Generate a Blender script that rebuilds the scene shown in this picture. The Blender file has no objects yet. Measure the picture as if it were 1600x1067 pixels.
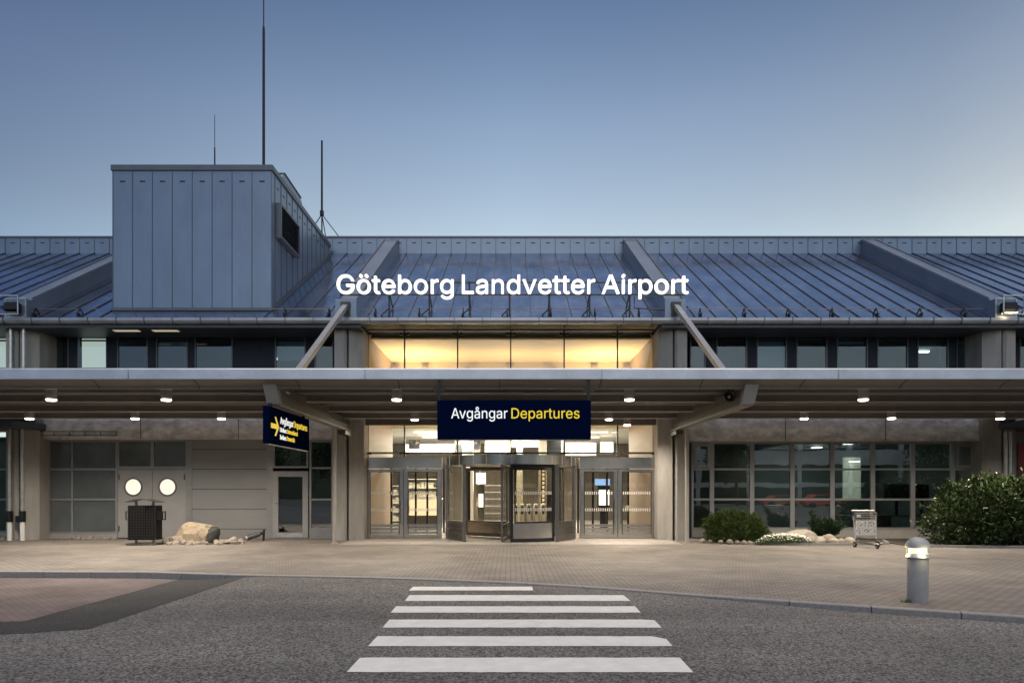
import bpy, bmesh, math, random
from mathutils import Vector, Matrix, noise as mnoise
R = math.radians
PI = math.pi
C = bpy.context.scene.collection
S = bpy.context.scene

# ---------------------------------------------------------------- camera
cam = bpy.data.cameras.new('camera'); co = bpy.data.objects.new('camera', cam); C.objects.link(co)
EYE = 1.68; F = 1066.7; CX, HY = 798.0, 765.0
co.location = (0, 0, EYE); co.rotation_euler = (PI/2, 0, 0)
cam.lens = 24; cam.sensor_width = 36
cam.shift_x = (800-CX)/1600; cam.shift_y = (HY-533.5)/1600
cam.clip_start = 0.1; cam.clip_end = 5000
S.camera = co

# ---------------------------------------------------------------- sky, sun, exposure
W = bpy.data.worlds.new('World'); S.world = W; W.use_nodes = True
nt = W.node_tree; N = nt.nodes; L = nt.links
sky = N.new('ShaderNodeTexSky'); sky.sky_type = 'NISHITA'; sky.sun_disc = False
sky.sun_elevation = R(25); sky.sun_rotation = R(180)
sky.air_density = 1.0; sky.dust_density = 0.3; sky.ozone_density = 1.0
tc = N.new('ShaderNodeTexCoord'); sp = N.new('ShaderNodeSeparateXYZ'); L.new(tc.outputs['Generated'], sp.inputs[0])
def ramp(stops, fac):
    r = N.new('ShaderNodeValToRGB'); e = r.color_ramp.elements
    while len(e) < len(stops): e.new(0.5)
    for el, (p, c) in zip(e, stops): el.position = p; el.color = (*c, 1)
    L.new(fac, r.inputs[0]); return r
rz = ramp([(0.0, (.54, .45, .38)), (.30, (.66, .51, .345)), (.351, (.60, .455, .315)), (.468, (.485, .395, .312)), (.583, (.30, .28, .26)), (.78, (.30, .28, .26)), (.90, (10.2, 4.9, 2.05)), (1.0, (10.2, 4.9, 2.05))], sp.outputs['Z'])
def mrange(o, a, b):
    mr = N.new('ShaderNodeMapRange'); mr.inputs[1].default_value = a; mr.inputs[2].default_value = b
    L.new(o, mr.inputs[0]); return mr.outputs[0]
rx = ramp([(.20, (.36, .42, .58)), (.36, (.66, .70, .80)), (.5, (.80, .84, .93)), (.66, (.77, .79, .87)), (.735, (.80, .79, .84)), (.81, (1.02, .93, .93))], mrange(sp.outputs['X'], -1, 1))
ry = ramp([(.35, (.52, .62, .74)), (.65, (.75, .75, .75))], mrange(sp.outputs['Y'], -1, 1))
cur = sky.outputs[0]
for r_ in (rz, rx, ry):
    m_ = N.new('ShaderNodeMixRGB'); m_.blend_type = 'MULTIPLY'; m_.inputs[0].default_value = 1
    L.new(cur, m_.inputs[1]); L.new(r_.outputs[0], m_.inputs[2]); cur = m_.outputs[0]
vs_ = N.new('ShaderNodeVectorMath'); vs_.operation = 'SCALE'; vs_.inputs['Scale'].default_value = 1.45
L.new(cur, vs_.inputs[0]); L.new(vs_.outputs[0], N['Background'].inputs[0])
N['Background'].inputs[1].default_value = 0.15
sl = bpy.data.lights.new('sun', 'SUN'); so = bpy.data.objects.new('sun', sl); C.objects.link(so)
sl.energy = 0.05; sl.angle = R(20); sl.color = (1, .93, .85)
so.rotation_euler = (R(65), 0, 0)          # low, from behind the camera
S.view_settings.view_transform = 'Standard'; S.view_settings.look = 'None'
S.view_settings.gamma = 1; S.view_settings.exposure = 1.6
S.cycles.max_bounces = 8; S.cycles.transparent_max_bounces = 24
S.cycles.sample_clamp_indirect = 4; S.cycles.use_denoising = True
S.cycles.caustics_reflective = False; S.cycles.caustics_refractive = False

def X(px, Y): return (px-CX)*Y/F
def Z(py, Y): return EYE-(py-HY)*Y/F

# ---------------------------------------------------------------- materials
def mat(name, col, rough=.6, metal=0, var=.0, vscale=3, bump=0, bscale=20, col2=None, spec=.5, stretch=(1, 1, 1), isl=0, thr=None):
    m = bpy.data.materials.new(name); m.use_nodes = True
    n = m.node_tree.nodes; l = m.node_tree.links; b = n['Principled BSDF']
    b.inputs['Roughness'].default_value = rough; b.inputs['Metallic'].default_value = metal
    b.inputs['Specular IOR Level'].default_value = spec
    b.inputs['Base Color'].default_value = (*col, 1)
    tc = n.new('ShaderNodeTexCoord'); mp = n.new('ShaderNodeMapping'); mp.inputs['Scale'].default_value = stretch
    l.new(tc.outputs['Object'], mp.inputs[0])
    cout = None
    if var or col2:
        t = n.new('ShaderNodeTexNoise'); t.inputs['Scale'].default_value = vscale; t.inputs['Detail'].default_value = 6; t.inputs['Roughness'].default_value = .65
        l.new(mp.outputs[0], t.inputs[0])
        r = n.new('ShaderNodeValToRGB')
        a, c = (thr or (.3, .7))
        c1 = tuple(max(0, v*(1-var)) for v in col); c2 = col2 or tuple(v*(1+var) for v in col)
        r.color_ramp.elements[0].position = a; r.color_ramp.elements[1].position = c
        r.color_ramp.elements[0].color = (*c1, 1); r.color_ramp.elements[1].color = (*c2, 1)
        l.new(t.outputs[0], r.inputs[0]); cout = r.outputs[0]
        l.new(cout, b.inputs['Base Color'])
        rr = n.new('ShaderNodeMapRange'); rr.inputs[3].default_value = max(0, rough-.08); rr.inputs[4].default_value = min(1, rough+.08)
        l.new(t.outputs[0], rr.inputs[0]); l.new(rr.outputs[0], b.inputs['Roughness'])
    if isl:
        g = n.new('ShaderNodeNewGeometry'); h = n.new('ShaderNodeHueSaturation')
        v = n.new('ShaderNodeMapRange'); v.inputs[3].default_value = 1-isl; v.inputs[4].default_value = 1+isl
        l.new(g.outputs['Random Per Island'], v.inputs[0]); l.new(v.outputs[0], h.inputs['Value'])
        hu = n.new('ShaderNodeMapRange'); hu.inputs[3].default_value = .47; hu.inputs[4].default_value = .53
        l.new(g.outputs['Random Per Island'], hu.inputs[0]); l.new(hu.outputs[0], h.inputs['Hue'])
        if cout: l.new(cout, h.inputs['Color'])
        else: h.inputs['Color'].default_value = (*col, 1)
        l.new(h.outputs[0], b.inputs['Base Color'])
    if bump:
        t2 = n.new('ShaderNodeTexNoise'); t2.inputs['Scale'].default_value = bscale; t2.inputs['Detail'].default_value = 5
        l.new(mp.outputs[0], t2.inputs[0])
        bp = n.new('ShaderNodeBump'); bp.inputs['Strength'].default_value = bump; bp.inputs['Distance'].default_value = .02
        l.new(t2.outputs[0], bp.inputs['Height']); l.new(bp.outputs[0], b.inputs['Normal'])
    return m

def emit(name, col, s):
    m = bpy.data.materials.new(name); m.use_nodes = True
    n = m.node_tree.nodes; b = n['Principled BSDF']
    b.inputs['Base Color'].default_value = (*[min(1, c*.8) for c in col], 1)
    b.inputs['Emission Color'].default_value = (*col, 1); b.inputs['Emission Strength'].default_value = s
    return m

def glass(name, tint=(1, 1, 1), ior=1.5, rough=0.0, refl=1.0, wave=0.0):
    m = bpy.data.materials.new(name); m.use_nodes = True
    n = m.node_tree.nodes; l = m.node_tree.links; n.remove(n['Principled BSDF'])
    t = n.new('ShaderNodeBsdfTransparent'); t.inputs[0].default_value = (*tint, 1)
    g = n.new('ShaderNodeBsdfGlossy'); g.inputs['Roughness'].default_value = rough; g.inputs[0].default_value = (refl, refl, refl, 1)
    ge = n.new('ShaderNodeNewGeometry'); dp = n.new('ShaderNodeVectorMath'); dp.operation = 'DOT_PRODUCT'
    l.new(ge.outputs['Normal'], dp.inputs[0]); l.new(ge.outputs['Incoming'], dp.inputs[1])
    def mt(op, a, b):
        q = n.new('ShaderNodeMath'); q.operation = op
        for k, v in enumerate((a, b)):
            if isinstance(v, (int, float)): q.inputs[k].default_value = v
            else: l.new(v, q.inputs[k])
        return q.outputs[0]
    f0 = ((ior-1)/(ior+1))**2
    sch = mt('ADD', mt('MULTIPLY', mt('POWER', mt('SUBTRACT', 1.0, mt('ABSOLUTE', dp.outputs['Value'], 0.0)), 5.0), 1-f0), f0)
    mx = n.new('ShaderNodeMixShader')
    l.new(sch, mx.inputs[0]); l.new(t.outputs[0], mx.inputs[1]); l.new(g.outputs[0], mx.inputs[2])
    if wave:
        tx = n.new('ShaderNodeTexCoord'); no = n.new('ShaderNodeTexNoise'); no.inputs['Scale'].default_value = 1.3; no.inputs['Detail'].default_value = 1
        l.new(tx.outputs['Object'], no.inputs[0]); bp = n.new('ShaderNodeBump'); bp.inputs['Strength'].default_value = wave; bp.inputs['Distance'].default_value = .02
        l.new(no.outputs[0], bp.inputs['Height']); l.new(bp.outputs[0], g.inputs['Normal'])
    l.new(mx.outputs[0], n['Material Output'].inputs[0])
    return m

def brickmat(name, c1, c2, mortar, w, h, rot=0, msize=.004, rough=.85):
    m = bpy.data.materials.new(name); m.use_nodes = True
    n = m.node_tree.nodes; l = m.node_tree.links; b = n['Principled BSDF']; b.inputs['Roughness'].default_value = rough
    tc = n.new('ShaderNodeTexCoord'); mp = n.new('ShaderNodeMapping'); mp.inputs['Rotation'].default_value = (0, 0, rot)
    l.new(tc.outputs['Object'], mp.inputs[0])
    k = n.new('ShaderNodeTexBrick'); k.inputs['Scale'].default_value = 1; k.inputs['Brick Width'].default_value = w; k.inputs['Row Height'].default_value = h
    k.inputs['Mortar Size'].default_value = msize; k.inputs['Mortar Smooth'].default_value = .2; k.inputs['Bias'].default_value = 0
    k.inputs['Color1'].default_value = (*c1, 1); k.inputs['Color2'].default_value = (*c2, 1); k.inputs['Mortar'].default_value = (*mortar, 1)
    l.new(mp.outputs[0], k.inputs[0])
    t = n.new('ShaderNodeTexNoise'); t.inputs['Scale'].default_value = .7; t.inputs['Detail'].default_value = 8; t.inputs['Roughness'].default_value = .7
    l.new(tc.outputs['Object'], t.inputs[0])
    mr = n.new('ShaderNodeMapRange'); mr.inputs[1].default_value = .3; mr.inputs[2].default_value = .7; mr.inputs[3].default_value = .62; mr.inputs[4].default_value = 1.26
    l.new(t.outputs[0], mr.inputs[0])
    hs = n.new('ShaderNodeHueSaturation'); l.new(k.outputs[0], hs.inputs['Color']); l.new(mr.outputs[0], hs.inputs['Value'])
    t2 = n.new('ShaderNodeTexNoise'); t2.inputs['Scale'].default_value = 90; t2.inputs['Detail'].default_value = 3; l.new(tc.outputs['Object'], t2.inputs[0])
    mr2 = n.new('ShaderNodeMapRange'); mr2.inputs[3].default_value = .75; mr2.inputs[4].default_value = 1.25; l.new(t2.outputs[0], mr2.inputs[0])
    hs2 = n.new('ShaderNodeHueSaturation'); l.new(hs.outputs[0], hs2.inputs['Color']); l.new(mr2.outputs[0], hs2.inputs['Value'])
    l.new(hs2.outputs[0], b.inputs['Base Color'])
    bp = n.new('ShaderNodeBump'); bp.inputs['Strength'].default_value = .6; bp.inputs['Distance'].default_value = .006; bp.invert = True
    l.new(k.outputs['Fac'], bp.inputs['Height']); l.new(bp.outputs[0], b.inputs['Normal'])
    return m

def asphaltmat(name, dark, light, worn=.25):
    m = bpy.data.materials.new(name); m.use_nodes = True
    n = m.node_tree.nodes; l = m.node_tree.links; b = n['Principled BSDF']; b.inputs['Roughness'].default_value = .85
    tc = n.new('ShaderNodeTexCoord')
    v = n.new('ShaderNodeTexVoronoi'); v.inputs['Scale'].default_value = 52; l.new(tc.outputs['Object'], v.inputs[0])
    sx = n.new('ShaderNodeSeparateColor'); l.new(v.outputs['Color'], sx.inputs[0])
    r = n.new('ShaderNodeValToRGB'); r.color_ramp.elements[0].position = .15; r.color_ramp.elements[1].position = .95
    r.color_ramp.elements[0].color = (*dark, 1); r.color_ramp.elements[1].color = (*light, 1)
    l.new(sx.outputs[0], r.inputs[0])
    t = n.new('ShaderNodeTexNoise'); t.inputs['Scale'].default_value = .5; t.inputs['Detail'].default_value = 8; t.inputs['Roughness'].default_value = .6
    l.new(tc.outputs['Object'], t.inputs[0])
    mr = n.new('ShaderNodeMapRange'); mr.inputs[1].default_value = .3; mr.inputs[2].default_value = .7; mr.inputs[3].default_value = 1-worn; mr.inputs[4].default_value = 1+worn
    l.new(t.outputs[0], mr.inputs[0])
    mp = n.new('ShaderNodeMapping'); mp.inputs['Scale'].default_value = (.05, .75, 1); l.new(tc.outputs['Object'], mp.inputs[0])
    t3 = n.new('ShaderNodeTexNoise'); t3.inputs['Scale'].default_value = 1.2; t3.inputs['Detail'].default_value = 3; l.new(mp.outputs[0], t3.inputs[0])
    mr3 = n.new('ShaderNodeMapRange'); mr3.inputs[1].default_value = .35; mr3.inputs[2].default_value = .65; mr3.inputs[3].default_value = .84; mr3.inputs[4].default_value = 1.12; l.new(t3.outputs[0], mr3.inputs[0])
    t4 = n.new('ShaderNodeTexNoise'); t4.inputs['Scale'].default_value = 2.3; t4.inputs['Detail'].default_value = 2; l.new(tc.outputs['Object'], t4.inputs[0])
    mr4 = n.new('ShaderNodeMapRange'); mr4.inputs[1].default_value = .66; mr4.inputs[2].default_value = .74; mr4.inputs[3].default_value = 1.0; mr4.inputs[4].default_value = .72; l.new(t4.outputs[0], mr4.inputs[0])
    q1 = n.new('ShaderNodeMath'); q1.operation = 'MULTIPLY'; l.new(mr.outputs[0], q1.inputs[0]); l.new(mr3.outputs[0], q1.inputs[1])
    q2 = n.new('ShaderNodeMath'); q2.operation = 'MULTIPLY'; l.new(q1.outputs[0], q2.inputs[0]); l.new(mr4.outputs[0], q2.inputs[1])
    hs = n.new('ShaderNodeHueSaturation'); l.new(r.outputs[0], hs.inputs['Color']); l.new(q2.outputs[0], hs.inputs['Value'])
    l.new(hs.outputs[0], b.inputs['Base Color'])
    bp = n.new('ShaderNodeBump'); bp.inputs['Strength'].default_value = .7; bp.inputs['Distance'].default_value = .006
    l.new(v.outputs['Distance'], bp.inputs['Height']); l.new(bp.outputs[0], b.inputs['Normal'])
    return m

M = {}
M['concrete'] = mat('concrete', (.30, .285, .265), .85, var=.22, vscale=2.2, bump=.35, bscale=35)
M['concrete_beam'] = mat('weathered_concrete', (.56, .545, .525), .9, var=.30, vscale=3.0, bump=.5, bscale=30, stretch=(.8, 1, 1.3), thr=(.38, .66))
M['column'] = mat('column_concrete', (.33, .31, .285), .85, var=.2, vscale=1.5, bump=.35, bscale=40, stretch=(2, 2, .5))
def roofmat():
    m = mat('roof_metal', (.58, .67, .82), .16, 1.0, var=.14, vscale=1.3, stretch=(1, .5, .5))
    n = m.node_tree.nodes; l = m.node_tree.links; b = n['Principled BSDF']
    tc = n.new('ShaderNodeTexCoord'); mp = n.new('ShaderNodeMapping'); mp.inputs['Scale'].default_value = (1.6, 3.5, 3.5); l.new(tc.outputs['Object'], mp.inputs[0])
    t = n.new('ShaderNodeTexNoise'); t.inputs['Scale'].default_value = 1.5; t.inputs['Detail'].default_value = 3; l.new(mp.outputs[0], t.inputs[0])
    bp = n.new('ShaderNodeBump'); bp.inputs['Strength'].default_value = .22; bp.inputs['Distance'].default_value = .03; l.new(t.outputs[0], bp.inputs['Height']); l.new(bp.outputs[0], b.inputs['Normal'])
    return m
M['roof'] = roofmat()
M['seam'] = mat('seam_metal', (.09, .105, .135), .4, 1.0)
M['clad'] = mat('painted_sheet', (.165, .215, .30), .34, .35, var=.12, vscale=1.2, bump=.06, bscale=2.5, stretch=(1, 1, .35))
M['clad_trim'] = mat('sheet_trim', (.10, .115, .14), .45, .5, var=.1)
M['slot'] = mat('dark_slot', (.02, .022, .028), .7)
M['gutter'] = mat('pale_metal', (.60, .63, .70), .38, .7, var=.12, vscale=2, bump=.05, bscale=6)
M['eave'] = mat('eave_metal', (.33, .33, .34), .4, .7, var=.2, vscale=2)
M['canopy'] = mat('canopy_underside', (.20, .185, .17), .5, .2, var=.12, vscale=1.5)
M['canopy_edge'] = mat('canopy_lip', (.15, .138, .12), .5, .2, var=.12)
M['purlin'] = mat('purlin_lip_lit', (.50, .47, .43), .5, .1, var=.1)  # purlin lips only: light from the pavement below put into the colour
M['beam'] = mat('beam_paint', (.40, .37, .335), .5, .2, var=.12, vscale=2)
M['galv'] = mat('galvanised', (.48, .47, .46), .42, .8, var=.2, vscale=5)
M['steel'] = mat('brushed_steel', (.44, .43, .415), .24, 1.0, var=.05, vscale=3)
M['dsteel'] = mat('dark_steel', (.17, .16, .15), .35, .9, var=.15, vscale=4)
M['black'] = mat('black_metal', (.012, .012, .013), .45, .3)
M['rubber'] = mat('rubber', (.02, .02, .02), .8)
M['alu'] = mat('grey_frame', (.27, .265, .26), .45, .4, var=.1, vscale=3)
M['door'] = mat('grey_door_paint', (.29, .285, .28), .5, var=.08, vscale=1.5, bump=.05, bscale=8)
M['panel'] = mat('grey_wall_panel', (.235, .235, .235), .5, var=.09, vscale=1.2, stretch=(.5, 1, 1.5), bump=.04, bscale=4)
M['film'] = mat('grey_glazed_film', (.105, .115, .12), .10, var=.22, vscale=.9, spec=.8)
M['greenfilm'] = mat('green_glazed_film', (.03, .07, .05), .15, var=.12, vscale=.6)
M['plinth'] = mat('painted_plinth', (.30, .285, .265), .8, var=.15, vscale=2)
M['darkclad'] = mat('dark_cladding', (.020, .026, .038), .6, 0, var=.12, spec=.15)
M['soffit'] = mat('eave_soffit', (.055, .06, .07), .5, .2)
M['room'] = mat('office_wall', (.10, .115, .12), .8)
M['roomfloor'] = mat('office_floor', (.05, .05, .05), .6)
M['cream'] = mat('cream_plaster', (.62, .56, .46), .75, var=.04, vscale=.8)
M['hallceil'] = mat('hall_ceiling', (.78, .66, .48), .7, var=.05, vscale=1.2, stretch=(.4, 3, 1))
M['beige'] = mat('beige_wall', (.36, .29, .235), .6, var=.07)
M['tile'] = mat('hall_floor_tile', (.42, .39, .35), .25, var=.1)
M['white'] = mat('white_paint', (.78, .77, .74), .5, var=.04)
M['lamphousing'] = mat('lamp_housing', (.40, .37, .34), .5)
M['webdark'] = mat('beam_web_shaded', (.13, .12, .105), .55, .2, var=.15)  # canopy beam web: shade on its sides put into the colour
M['flange'] = mat('beam_flange_lit', (.26, .24, .215), .5, .2, var=.12, vscale=2)  # same beam's lower flange and end: lit underside put into the colour
M['navy'] = mat('navy_sign', (.0015, .006, .028), .9, spec=.0)
M['signwhite'] = emit('sign_white', (1, 1, 1), .20)
M['signyellow'] = emit('sign_yellow', (1, .72, .03), .17)
M['letter'] = emit('illuminated_letter', (1, .985, .95), .42)
M['letterside'] = mat('letter_return', (.6, .6, .6), .5)
M['lampface'] = emit('lamp_lens', (1, .90, .72), 5.0)
M['blind'] = mat('window_blind', (.62, .70, .72), .8, var=.05)
M['litblind'] = emit('lit_blind', (1, .86, .68), .42)
M['port'] = emit('lit_porthole', (1, .90, .74), .26)
M['tube'] = emit('ceiling_tube', (1, .95, .82), 3.0)
M['shopwhite'] = emit('lit_shop_panel', (1, .95, .82), .9)
M['shopwarm'] = emit('lit_warm_panel', (1, .80, .52), .42)
M['screen'] = emit('lit_screen', (.95, .97, 1), .8)
M['bluescreen'] = emit('lit_blue_sign', (.25, .45, .85), .5)
M['poster'] = mat('poster_print', (.62, .22, .12), .5, col2=(.75, .62, .5), vscale=3.5)
M['darkposter'] = mat('dark_poster_print', (.03, .03, .04), .5, col2=(.6, .42, .3), vscale=2.5, thr=(.5, .62))
M['pane'] = glass('clear_glass', (.93, .95, .93), 1.45)
M['pane_dark'] = glass('tinted_glass', (.56, .66, .66), 2.5, wave=.06)
M['pane_up'] = glass('upper_glass', (.55, .66, .70), 1.6, wave=.04)
M['pane_door'] = glass('door_glass', (.82, .82, .78), 1.45)
M['dash'] = mat('frosted_marking', (.62, .60, .56), .6)
M['asphalt'] = asphaltmat('asphalt', (.038, .036, .034), (.245, .235, .223), .18)
M['asphalt_new'] = asphaltmat('newer_asphalt', (.016, .016, .016), (.058, .058, .058), .2)
M['paver'] = brickmat('paving_blocks', (.25, .222, .195), (.215, .19, .165), (.06, .055, .05), .21, .105, rot=R(0), msize=.009)
M['redpaver'] = brickmat('bay_paving', (.175, .135, .125), (.15, .118, .11), (.10, .085, .08), .21, .105, rot=R(45), msize=.005)
M['slab'] = brickmat('entrance_slabs', (.40, .375, .34), (.34, .315, .285), (.16, .15, .13), .8, .4, msize=.008)
def paintmat():
    m = mat('road_paint', (.76, .74, .70), .75, bump=.4, bscale=120)
    n = m.node_tree.nodes; l = m.node_tree.links; b = n['Principled BSDF']
    tc = n.new('ShaderNodeTexCoord')
    def noi(sc, det, a, c):
        t = n.new('ShaderNodeTexNoise'); t.inputs['Scale'].default_value = sc; t.inputs['Detail'].default_value = det; t.inputs['Roughness'].default_value = .7
        l.new(tc.outputs['Object'], t.inputs[0]); r = n.new('ShaderNodeMapRange'); r.inputs[1].default_value = a; r.inputs[2].default_value = c
        l.new(t.outputs[0], r.inputs[0]); return r.outputs[0]
    fine = noi(30, 6, .45, .56); big = noi(1.3, 5, .40, .64); mu = n.new('ShaderNodeMath'); mu.operation = 'MULTIPLY'; l.new(fine, mu.inputs[0]); l.new(big, mu.inputs[1])
    dirt = noi(3.0, 8, .3, .75)
    c1 = n.new('ShaderNodeMixRGB'); c1.inputs[1].default_value = (.78, .76, .72, 1); c1.inputs[2].default_value = (.58, .56, .53, 1); l.new(dirt, c1.inputs[0])
    c2 = n.new('ShaderNodeMixRGB'); c2.inputs[2].default_value = (.12, .115, .11, 1); l.new(c1.outputs[0], c2.inputs[1]); l.new(mu.outputs[0], c2.inputs[0])
    l.new(c2.outputs[0], b.inputs['Base Color']); return m
M['linepaint'] = paintmat()
M['kerb'] = mat('granite_kerb', (.27, .255, .24), .85, var=.2, vscale=20, bump=.4, bscale=60)
M['linepaint'] = mat('road_paint', (.74, .73, .70), .7, var=.1, vscale=5, bump=.3, bscale=120)
M['earth'] = mat('planting_soil', (.06, .05, .04), .95, var=.4, vscale=12, bump=.6, bscale=40)
M['ground'] = mat('distant_ground', (.07, .075, .06), .95, var=.2, vscale=.05)
M['rock_tan'] = mat('tan_boulder', (.17, .15, .12), .9, col2=(.36, .29, .20), vscale=3.2, bump=.8, bscale=9, thr=(.36, .50))
M['rock_dark'] = mat('dark_rock_face', (.06, .065, .06), .9, var=.3, vscale=5, bump=.5, bscale=20)
M['rock_pale'] = mat('pale_boulder', (.34, .30, .245), .9, var=.25, vscale=3, bump=.5, bscale=25)
M['stone'] = mat('pebble_stone', (.30, .255, .215), .9, var=.35, vscale=4, bump=.5, bscale=30)
M['leaf_round'] = mat('thuja_foliage', (.055, .085, .016), .6, isl=.55, spec=.3)
M['leaf_dark'] = mat('yew_foliage', (.018, .040, .014), .5, isl=.5, spec=.3)
M['leaf_laurel'] = mat('laurel_leaf', (.034, .055, .014), .36, isl=.6, spec=.5)
M['leaf_tree'] = mat('tree_foliage', (.035, .06, .02), .6, isl=.5)
M['leaf_low'] = mat('ground_leaf', (.07, .12, .035), .6, isl=.4)
M['petal'] = mat('white_petal', (.78, .76, .66), .6, isl=.12)
M['bark'] = mat('bark', (.08, .06, .045), .9, var=.3, vscale=8)
M['bollard'] = mat('bollard_concrete', (.31, .305, .30), .75, var=.12, vscale=6, bump=.3, bscale=60)
M['bollardcap'] = mat('bollard_cap', (.40, .40, .39), .55, .3, var=.1, vscale=6)
M['bolglow'] = emit('bollard_light', (1, .90, .62), .32)
M['chrome'] = mat('trolley_metal', (.60, .585, .56), .3, .9, var=.1)
M['adpanel'] = mat('advert_panel', (.10, .09, .08), .5, col2=(.72, .68, .62), vscale=20, thr=(.40, .47))
M['redpaint'] = mat('red_door_paint', (.36, .025, .03), .45, var=.1)
M['cargo_red'] = mat('car_red', (.85, .08, .045), .25, spec=.6)
M['parkgrey'] = mat('garage_concrete', (.55, .60, .63), .8, var=.15, vscale=1)
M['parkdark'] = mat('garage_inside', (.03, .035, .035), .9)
M['carton'] = mat('goods', (.5, .42, .3), .6, col2=(.75, .72, .62), vscale=9)

def perfmat():
    m = mat('perforated_black', (.008, .008, .009), .5, 0, spec=.12)
    n = m.node_tree.nodes; l = m.node_tree.links; b = n['Principled BSDF']
    tc = n.new('ShaderNodeTexCoord'); s = n.new('ShaderNodeSeparateXYZ'); l.new(tc.outputs['Object'], s.inputs[0])
    def mth(op, a, v):
        q = n.new('ShaderNodeMath'); q.operation = op
        l.new(a, q.inputs[0])
        if isinstance(v, float): q.inputs[1].default_value = v
        else: l.new(v, q.inputs[1])
        return q.outputs[0]
    def cell(o):
        return mth('ABSOLUTE', mth('SUBTRACT', mth('FRACT', mth('MULTIPLY', o, 21.0), 0.0), .5), 0.0)
    d = mth('ADD', mth('POWER', cell(s.outputs['X']), 2.0), mth('POWER', cell(s.outputs['Z']), 2.0))
    k = mth('LESS_THAN', d, .05)
    mx = n.new('ShaderNodeMixRGB'); mx.inputs[1].default_value = (.008, .008, .009, 1); mx.inputs[2].default_value = (.07, .065, .06, 1)
    l.new(k, mx.inputs[0]); l.new(mx.outputs[0], b.inputs['Base Color'])
    return m
M['perf'] = perfmat()

# ---------------------------------------------------------------- mesh helpers
def wloc(o):
    v = Vector((0, 0, 0))
    while o: v = v + o.location; o = o.parent
    return v

class MB:
    def __init__(s): s.v = []; s.f = []; s.mi = []; s.cur = 0
    def add(s, vs, fs):
        b = len(s.v); s.v += [tuple(v) for v in vs]
        for f in fs: s.f.append(tuple(b+i for i in f)); s.mi.append(s.cur)
        return s
    def box(s, x0, x1, y0, y1, z0, z1):
        return s.add([(x0, y0, z0), (x1, y0, z0), (x1, y1, z0), (x0, y1, z0), (x0, y0, z1), (x1, y0, z1), (x1, y1, z1), (x0, y1, z1)],
                     [(0, 3, 2, 1), (4, 5, 6, 7), (0, 1, 5, 4), (1, 2, 6, 5), (2, 3, 7, 6), (3, 0, 4, 7)])
    def prism(s, poly, a0, a1, axis='z'):   # extrude a 2-D outline along an axis
        n = len(poly)
        def P(p, a): return {'z': (p[0], p[1], a), 'x': (a, p[0], p[1]), 'y': (p[0], a, p[1])}[axis]
        vs = [P(p, a0) for p in poly]+[P(p, a1) for p in poly]
        fs = [tuple(range(n))[::-1], tuple(range(n, 2*n))]+[(i, (i+1) % n, n+(i+1) % n, n+i) for i in range(n)]
        return s.add(vs, fs)
    def tube(s, pts, r, n=8, cap=True):
        pts = [Vector(p) for p in pts]; rr = r if isinstance(r, (list, tuple)) else [r]*len(pts)
        vs = []; up = None
        for i, p in enumerate(pts):
            d = (pts[min(i+1, len(pts)-1)]-pts[max(i-1, 0)]).normalized()
            a = Vector((0, 0, 1)) if abs(d.z) < .9 else Vector((1, 0, 0))
            u = d.cross(a).normalized(); w = d.cross(u)
            for k in range(n):
                t = 2*PI*k/n; vs.append(p+(u*math.cos(t)+w*math.sin(t))*rr[i])
        fs = []
        for i in range(len(pts)-1):
            for k in range(n): fs.append((i*n+k, i*n+(k+1) % n, (i+1)*n+(k+1) % n, (i+1)*n+k))
        if cap: fs += [tuple(range(n)), tuple(range((len(pts)-1)*n, len(pts)*n))[::-1]]
        return s.add(vs, fs)
    def lathe(s, prof, c=(0, 0, 0), n=24, a0=0, a1=2*PI):
        full = abs(a1-a0-2*PI) < 1e-6; m = n if full else n+1
        vs = []
        for r, z in prof:
            for k in range(m):
                t = a0+(a1-a0)*k/n; vs.append((c[0]+r*math.cos(t), c[1]+r*math.sin(t), c[2]+z))
        fs = []
        for i in range(len(prof)-1):
            for k in range(n): fs.append((i*m+k, i*m+(k+1) % m, (i+1)*m+(k+1) % m, (i+1)*m+k))
        return s.add(vs, fs)
    def bar(s, p, q, w, h):               # rectangular bar between two points
        p = Vector(p); q = Vector(q); d = (q-p).normalized()
        a = Vector((0, 0, 1)) if abs(d.z) < .95 else Vector((0, 1, 0))
        u = d.cross(a).normalized(); v = u.cross(d)
        vs = []
        for c in (p, q):
            for i, j in ((-1, -1), (1, -1), (1, 1), (-1, 1)): vs.append(c+u*(i*w/2)+v*(j*h/2))
        return s.add(vs, [(0, 1, 2, 3), (7, 6, 5, 4), (0, 4, 5, 1), (1, 5, 6, 2), (2, 6, 7, 3), (3, 7, 4, 0)])
    def build(s, name, m, parent=None, smooth=False, bevel=0, world=True, fix=True):
        me = bpy.data.meshes.new(name); off = Vector((0, 0, 0))
        if parent and world: off = wloc(parent)
        me.from_pydata([tuple(Vector(v)-off) for v in s.v], [], s.f)
        ms = m if isinstance(m, (list, tuple)) else [m]
        for k in ms: me.materials.append(k)
        if len(ms) > 1: me.polygons.foreach_set('material_index', s.mi)
        if fix:
            bm = bmesh.new(); bm.from_mesh(me); bmesh.ops.recalc_face_normals(bm, faces=bm.faces)
            if bevel: bmesh.ops.bevel(bm, geom=[e for e in bm.edges], offset=bevel, segments=2, affect='EDGES', clamp_overlap=True)
            bm.to_mesh(me); bm.free()
        if smooth:
            me.polygons.foreach_set('use_smooth', [True]*len(me.polygons))
            try: me.set_sharp_from_angle(angle=R(35))
            except Exception: pass
        o = bpy.data.objects.new(name, me); C.objects.link(o)
        if parent: o.parent = parent
        return o

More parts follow.
